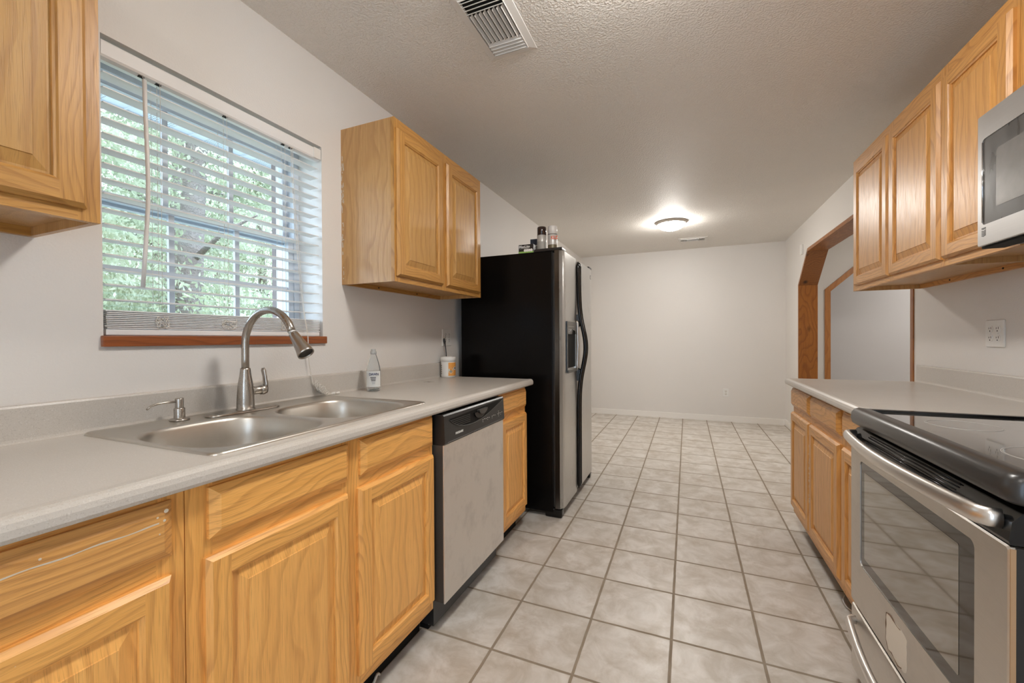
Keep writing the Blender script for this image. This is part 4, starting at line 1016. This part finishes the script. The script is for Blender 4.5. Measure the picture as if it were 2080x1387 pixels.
# ------------------------------------------------------------------ small items
def make_bottle():
    x, y, z = -1.417, 1.612, .9145
    t = thing('dish_soap_bottle', 'clear plastic dish soap bottle standing behind the far sink corner', 'bottle', (x, y, z))
    m, nt, b = newmat('clear_bottle'); setin(b, color=(.90, .93, .93), rough=.12, trans=.82, ior=1.25)
    nv = Vector((.64, -.77, 0)).normalized(); nu = Vector((.77, .64, 0)).normalized()
    def sec(r, h, f=.72): return [Vector((x, y, z+h))+nu*r*math.cos(2*math.pi*i/36)+nv*r*f*math.sin(2*math.pi*i/36) for i in range(36)]
    mb = MB(); mb.loft([sec(.0001, .001), sec(.028, .0005), sec(.0325, .004), sec(.034, .03), sec(.0335, .075), sec(.0335, .098), sec(.031, .118), sec(.026, .138), sec(.0195, .160, .8), (sec(.0145, .176, .95)), sec(.0135, .182, 1)], m)
    bd = mb.build('bottle_body', t)
    lq = newmat('soap_residue'); setin(lq[2], color=(.35, .60, .58), rough=.2, trans=.6)
    mb = MB(); mb.loft([sec(.0001, .002), sec(.030, .002), sec(.0312, .006), sec(.0315, .011), sec(.0001, .0112)], lq[0]); mb.build('soap', bd)
    mb = MB(); mb.lathe([(.0135, z+.180), (.0150, z+.181), (.0150, z+.193), (.0125, z+.195), (.0110, z+.203), (.0095, z+.205), (.0001, z+.205)], (x, y, 0), plain('clear_cap', (.62, .63, .62), .2, trans=.5), seg=24); mb.build('cap', t)
    mb = MB(); lb = plain('label_film', (.66, .67, .66), .4)
    rings = []
    for h in (.022, .098): rings.append([Vector((x, y, z+h))+nu*.0348*math.cos(a)+nv*.0348*.74*math.sin(a) for a in [math.radians(25+130*i/16) for i in range(17)]])
    mb.loft(rings, lb, True, closed=False); l = mb.build('label', t)
    o = Vector((x, y, z))+nv*.0262
    text('DAWN', .0165, o+nu*-.0205+Vector((0, 0, .078)), nu, (0, 0, 1), plain('label_blue', (.02, .03, .10), .5), l, bold=.0004, sx=.85)
    mb = MB()
    for i in range(5): mb.prism([o+nu*(-.014+.002*i)+nv*.0003+Vector((0, 0, .070-.0075*i)), o+nu*(.012-.001*i)+nv*.0003+Vector((0, 0, .070-.0075*i)), o+nu*(.012-.001*i)+nv*.0003+Vector((0, 0, .0665-.0075*i)), o+nu*(-.014+.002*i)+nv*.0003+Vector((0, 0, .0665-.0075*i))], nv*.0003, dark_ink if i < 3 else plain('label_grey', (.4, .42, .44), .5))
    mb.build('label_print', l)
make_bottle()
def make_tub():
    x, y, z, r = -1.462, 2.378, .9145, .0475
    t = thing('cleaner_tub', 'small white plastic tub with an orange and white label beside the refrigerator', 'tub', (x, y, z))
    mb = MB(); mb.lathe([(.0001, z), (r-.004, z), (r-.001, z+.004), (r, z+.05), (r, z+.105)], (x, y, 0), white_pl, seg=40); mb.build('tub_body', t)
    mb = MB(); mb.lathe([(r+.001, z+.104), (r+.0035, z+.105), (r+.004, z+.128), (r+.001, z+.135), (r-.003, z+.1355), (r-.004, z+.131), (.0001, z+.131)], (x, y, 0), white_pl, seg=40); mb.build('lid', t)
    def patch(a0, a1, h0, h1, m, off=.0006, nm='label'):
        mb = MB(); mb.loft([[(x+(r+off)*math.cos(a), y+(r+off)*math.sin(a), z+h) for a in [math.radians(a0+(a1-a0)*i/14) for i in range(15)]] for h in (h0, h1)], m, True, closed=False); return mb.build(nm, t)
    patch(-58, 45, .012, .098, plain('label_orange', (.80, .36, .08), .5), nm='orange_label')
    patch(-150, -60, .012, .098, plain('label_white', (.78, .77, .74), .5), nm='white_label')
    # scoop picture: pale disc with dark face, plus a grey-green blob
    def disc(ac, h, rad, m, off=.0010):
        mb = MB(); mb.face([(x+(r+off)*math.cos(math.radians(ac)+rad*math.cos(q)/r), y+(r+off)*math.sin(math.radians(ac)+rad*math.cos(q)/r), z+h+rad*math.sin(q)) for q in [2*math.pi*i/20 for i in range(20)]], m); mb.build('label_picture', t)
    disc(-38, .045, .018, plain('label_pale_green', (.60, .66, .58), .5)); disc(-38, .040, .008, plain('label_mid_grey', (.33, .35, .32), .5), .0014)
    disc(0, .060, .012, plain('label_pale_blue', (.62, .72, .78), .5)); disc(2, .060, .006, dark_ink, .0014)
    mb = MB()
    for i in range(5): mb.box((x-r-.0, y-.0, z), (x-r, y, z), dark_ink) if False else mb.face([(x+(r+.0012)*math.cos(math.radians(a)), y+(r+.0012)*math.sin(math.radians(a)), z+h) for a, h in ((-128, .022+i*.013), (-118, .022+i*.013), (-118, .029+i*.013), (-128, .029+i*.013))], dark_ink)
    mb.build('label_print', t)
make_tub()
mb = MB(); mb.tube(smooth([(-1.512, 2.432, .9150), (-1.512, 2.434, .98), (-1.514, 2.437, 1.05), (-1.517, 2.436, 1.10), (-1.520, 2.431, 1.135), (-1.523, 2.428, 1.16), (-1.525, 2.427, 1.172)]), [.0045]*6+[.0035]*6+[.005, .007, .008, .0085, .008, .006, .002], black_sat, 10, flat=.45)
single(mb, 'basting_brush', 'slim dark handled brush standing upright behind the white tub', 'brush', (-1.512, 2.432, .915))

FT = 1.7375
def make_box(name, label, lo, hi, m, cat='box'):
    t = thing(name, label, cat, ((lo[0]+hi[0])/2, (lo[1]+hi[1])/2, lo[2])); mb = MB(); mb.box(lo, hi, m, .0006, 1); b = mb.build('carton', t); return t, b
t, b = make_box('light_bulb_box', 'low black and green light bulb carton lying on top of the refrigerator', (-1.042, 2.597, FT), (-.937, 2.675, FT+.058), plain('carton_black', (.012, .010, .009), .4))
mb = MB(); mb.box((-1.042, 2.5960, FT+.001), (-.937, 2.5968, FT+.012), plain('carton_green', (.30, .50, .12), .5)); mb.build('green_stripe', b)
text('MaxLite', .024, (-1.039, 2.5958, FT+.036), (1, 0, 0), (0, 0, 1), white_ink, b, bold=.0005, sx=1.0)
for i in range(4):
    mb = MB(); mb.prism([(-.995+i*.0150+.0095*math.cos(q*math.pi/9), 2.5952-.0003*i, FT+.018+.0095*math.sin(q*math.pi/9)) for q in range(18)], (0, .0006, 0), white_pl); mb.build('bulb_picture', b)
mb = MB()
for i in range(6): mb.box((-1.034+i*.011, 2.596, FT+.031), (-1.027+i*.011, 2.5966, FT+.033), white_ink)
mb.build('small_print', b)
t, b = make_box('small_carton', 'dark blue and white carton standing behind the spray cans on the refrigerator', (-1.055, 2.86, FT), (-.965, 2.92, FT+.155), plain('carton_navy', (.02, .03, .05), .5))
mb = MB(); mb.box((-1.055, 2.8588, FT+.075), (-.965, 2.8598, FT+.11), plain('carton_pale', (.55, .56, .56), .5)); mb.build('pale_band', b)
def spray_can(label, x, y, capm, bodym, words, gold=False):
    z = FT+.0005; t = thing('spray_can', label, 'spray can', (x, y, z), None); r = .0325
    mb = MB(); mb.lathe([(.0001, z+.003), (r-.003, z+.001), (r, z+.003), (r, z+.142), (r-.002, z+.145), (r-.006, z+.150)], (x, y, 0), bodym, seg=36); b = mb.build('can_body', t)
    mb = MB(); mb.lathe([(r-.002, z+.146), (r-.001, z+.147), (r-.001, z+.198), (r-.004, z+.203), (.0001, z+.204)], (x, y, 0), capm, seg=36); mb.build('cap', t)
    nv = Vector((.30, -.954, 0)).normalized(); nu = Vector((.954, .30, 0))
    if words: text(words, .030, Vector((x, y, z))+nv*(r+.0006)+nu*-.012+Vector((0, 0, .108)), nu, (0, 0, 1), plain('kilz_red', (.75, .13, .04), .5), b, bold=.0012, sx=.75)
    return t, b, nu, nv, r, z
t, b, nu, nv, r, z = spray_can('spray can with a dark brown cap and pale label on the refrigerator', -.930, 2.752, plain('cap_brown', (.025, .010, .007), .2, coat=.5), plain('can_pale', (.58, .56, .52), .3, .3), '')
mb = MB(); mb.lathe([(r+.0003, z+.02), (r+.0003, z+.10)], (-.930, 2.752, 0), plain('can_label_grey', (.40, .38, .34), .45), seg=36); mb.build('label', b)
t, b, nu, nv, r, z = spray_can('white capped spray can with a red word on it, right of the brown capped can', -.853, 2.757, plain('cap_white', (.74, .72, .69), .3), plain('can_white', (.66, .64, .61), .3, .2), 'KILZ')
mb = MB(); mb.lathe([(r+.0003, z+.0), (r+.0003, z+.072)], (-.853, 2.757, 0), plain('can_label_olive', (.20, .17, .11), .4, .3), seg=36); lb = mb.build('label', b)
mb = MB(); mb.lathe([(r+.0006, z+.142), (r+.0006, z+.146)], (-.853, 2.757, 0), grey_dark, seg=36); mb.build('seam_ring', b)

# debris under the cabinets
mb = MB(); mb.tube(smooth([(.655, 2.30, .004), (.640, 2.26, .012), (.625, 2.22, .018), (.63, 2.19, .008), (.65, 2.17, .003)]), [.003]*13, plain('plastic_scrap', (.7, .7, .7), .2), 8, flat=.4)
single(mb, 'plastic_scrap', 'crumpled clear plastic scrap on the floor under the right cabinets', 'scrap', (.64, 2.24, .0))
mb = MB(); mb.tube(smooth([(-.978, 1.02, .012), (-.968, 1.05, .010), (-.962, 1.08, .022), (-.970, 1.11, .032), (-.978, 1.13, .014)]), .0045, plain('pale_tube', (.62, .60, .56), .4), 10)
single(mb, 'loose_hose', 'loop of pale hose lying under the sink cabinet at the toe kick', 'hose', (-.97, 1.07, .0))

# ------------------------------------------------------------------ outside
grass_m = painted('grass_ground', (.34, .36, .30), 30, .5, .9, .02)
mb = MB(); mb.box((-40, -25, -.5), (-1.85, 40, -.35), grass_m); o = mb.build('floor_yard', kind='structure')
leafm, nt, b = newmat('leaf_green'); k = N(nt); oi = k.coord(False)
lc = k.ramp(k.noise(oi, 1.4, 3), [(.3, (.17, .20, .11)), (.5, (.36, .40, .27)), (.72, (.64, .66, .54))]); k.L(lc, b.inputs['Base Color']); setin(b, rough=.6)
tr = k.n('ShaderNodeBsdfTranslucent'); k.L(lc, tr.inputs[0]); mxs = k.n('ShaderNodeMixShader'); mxs.inputs[0].default_value = .5
k.L(b.outputs[0], mxs.inputs[1]); k.L(tr.outputs[0], mxs.inputs[2]); k.L(mxs.outputs[0], nt.nodes['Material Output'].inputs[0])
bark_m = painted('bark', (.20, .17, .15), 25, .8, .9, .02, 4)
def foliage_mesh(seed, n, shape):
    rr = random.Random(seed); mb = MB(); bm = mb.bm; mi = mb.mi(leafm)
    cl = [shape(rr) for _ in range(70)]
    for i in range(n):
        c = cl[rr.randrange(len(cl))]; p = Vector((c[0]+rr.gauss(0, .30), c[1]+rr.gauss(0, .30), c[2]+rr.gauss(0, .22)))
        s = .028+.035*rr.random(); e = Euler((rr.uniform(0, 6.3), rr.uniform(0, 6.3), rr.uniform(0, 6.3))).to_matrix()
        vs = [bm.verts.new(p+e@Vector(q)*s) for q in ((-1, 0, 0), (0, -.45, .1), (1, 0, 0), (0, .45, .1))]
        f = bm.faces.new(vs); f.material_index = mi
    return mb
def crown(rr):
    a = rr.uniform(0, 6.3); r = rr.random()**.5*1.25; return (r*math.cos(a), r*math.sin(a), rr.uniform(.6, 8.5))
def bushy(rr):
    a = rr.uniform(0, 6.3); r = rr.random()**.5*.8; return (r*math.cos(a), r*math.sin(a), rr.uniform(.1, 2.0))
def trunk_mesh(r, h, lean):
    mb = MB(); mb.tube(smooth([(0, 0, -.05), (lean*.3, 0, h*.3), (lean*.6, .1, h*.6), (lean, .05, h)]), [r*(1-.06*i) for i in range(10)], bark_m, 12)
    for i in range(6):
        z = h*(.3+.1*i); a = i*2.2; mb.tube([(lean*.5, 0, z), (lean*.5+.7*math.cos(a), .7*math.sin(a), z+.35), (lean*.5+1.4*math.cos(a), 1.4*math.sin(a), z+.5)], [r*.25, r*.15, r*.06], bark_m, 6)
    return mb
T0 = thing('tree', 'nearest thick trunked tree outside the window', 'tree', (-6.9, 3.85, -.35), 'trees outside the window')
trk0 = trunk_mesh(.20, 9, .3); trk = bpy.data.meshes.new('trunk')
org = Vector((-6.9, 3.85, -.35))
def place(mb, parent, name):
    me = bpy.data.meshes.new(name); mb.bm.to_mesh(me); mb.bm.free()
    for m in mb.mats: me.materials.append(m)
    o = bpy.data.objects.new(name, me); C.objects.link(o); o.parent = parent; return o
tk = place(trk0, T0, 'trunk'); fo = place(foliage_mesh(1, 22000, crown), T0, 'foliage'); fo['kind'] = 'stuff'
rr = random.Random(9)
spots = [(-7.0, 1.6), (-10.9, 2.2), (-11.8, 6.2), (-9.6, 9.6), (-14.6, 3.2), (-15.4, 7.6), (-13.2, 11.0), (-18.6, 4.6), (-19.2, 9.2), (-17.0, 12.6), (-22.5, 7.0), (-21.4, 13.4), (-26, 11), (-25, 17), (-12.6, 15.2)]
for i, (x, y) in enumerate(spots):
    a = T0.copy(); C.objects.link(a); a.location = (x, y, -.35); a.rotation_euler = (0, 0, rr.uniform(0, 6.3)); q = rr.uniform(.9, 1.15); a.scale = (q, q, q)
    a['label'] = 'leafy tree in the woods outside the window'
    for c in (tk, fo):
        d = c.copy(); C.objects.link(d); d.parent = a
B0 = thing('bush', 'leafy bush in the undergrowth outside the window', 'bush', (-8.9, 6.0, -.35), 'bushes outside the window')
bf = place(foliage_mesh(4, 9000, bushy), B0, 'leaves'); bf['kind'] = 'stuff'
for x, y in ((-9.4, 4.2), (-10.4, 7.8), (-12.9, 4.4), (-13.4, 8.9), (-16.9, 5.9), (-16.4, 10.2), (-7.9, 7.4), (-20.6, 7.6), (-11.2, 12.2), (-18.9, 15)):
    a = B0.copy(); C.objects.link(a); a.location = (x, y, -.35); a.rotation_euler = (0, 0, rr.uniform(0, 6.3)); q = rr.uniform(.9, 1.35); a.scale = (q, q, q)
    d = bf.copy(); C.objects.link(d); d.parent = a
sc.cycles.use_denoising = True
sc.cycles.max_bounces = 8; sc.cycles.diffuse_bounces = 5; sc.cycles.glossy_bounces = 4; sc.cycles.transparent_max_bounces = 10
sc.cycles.sample_clamp_indirect = 6; sc.cycles.caustics_reflective = False; sc.cycles.caustics_refractive = False
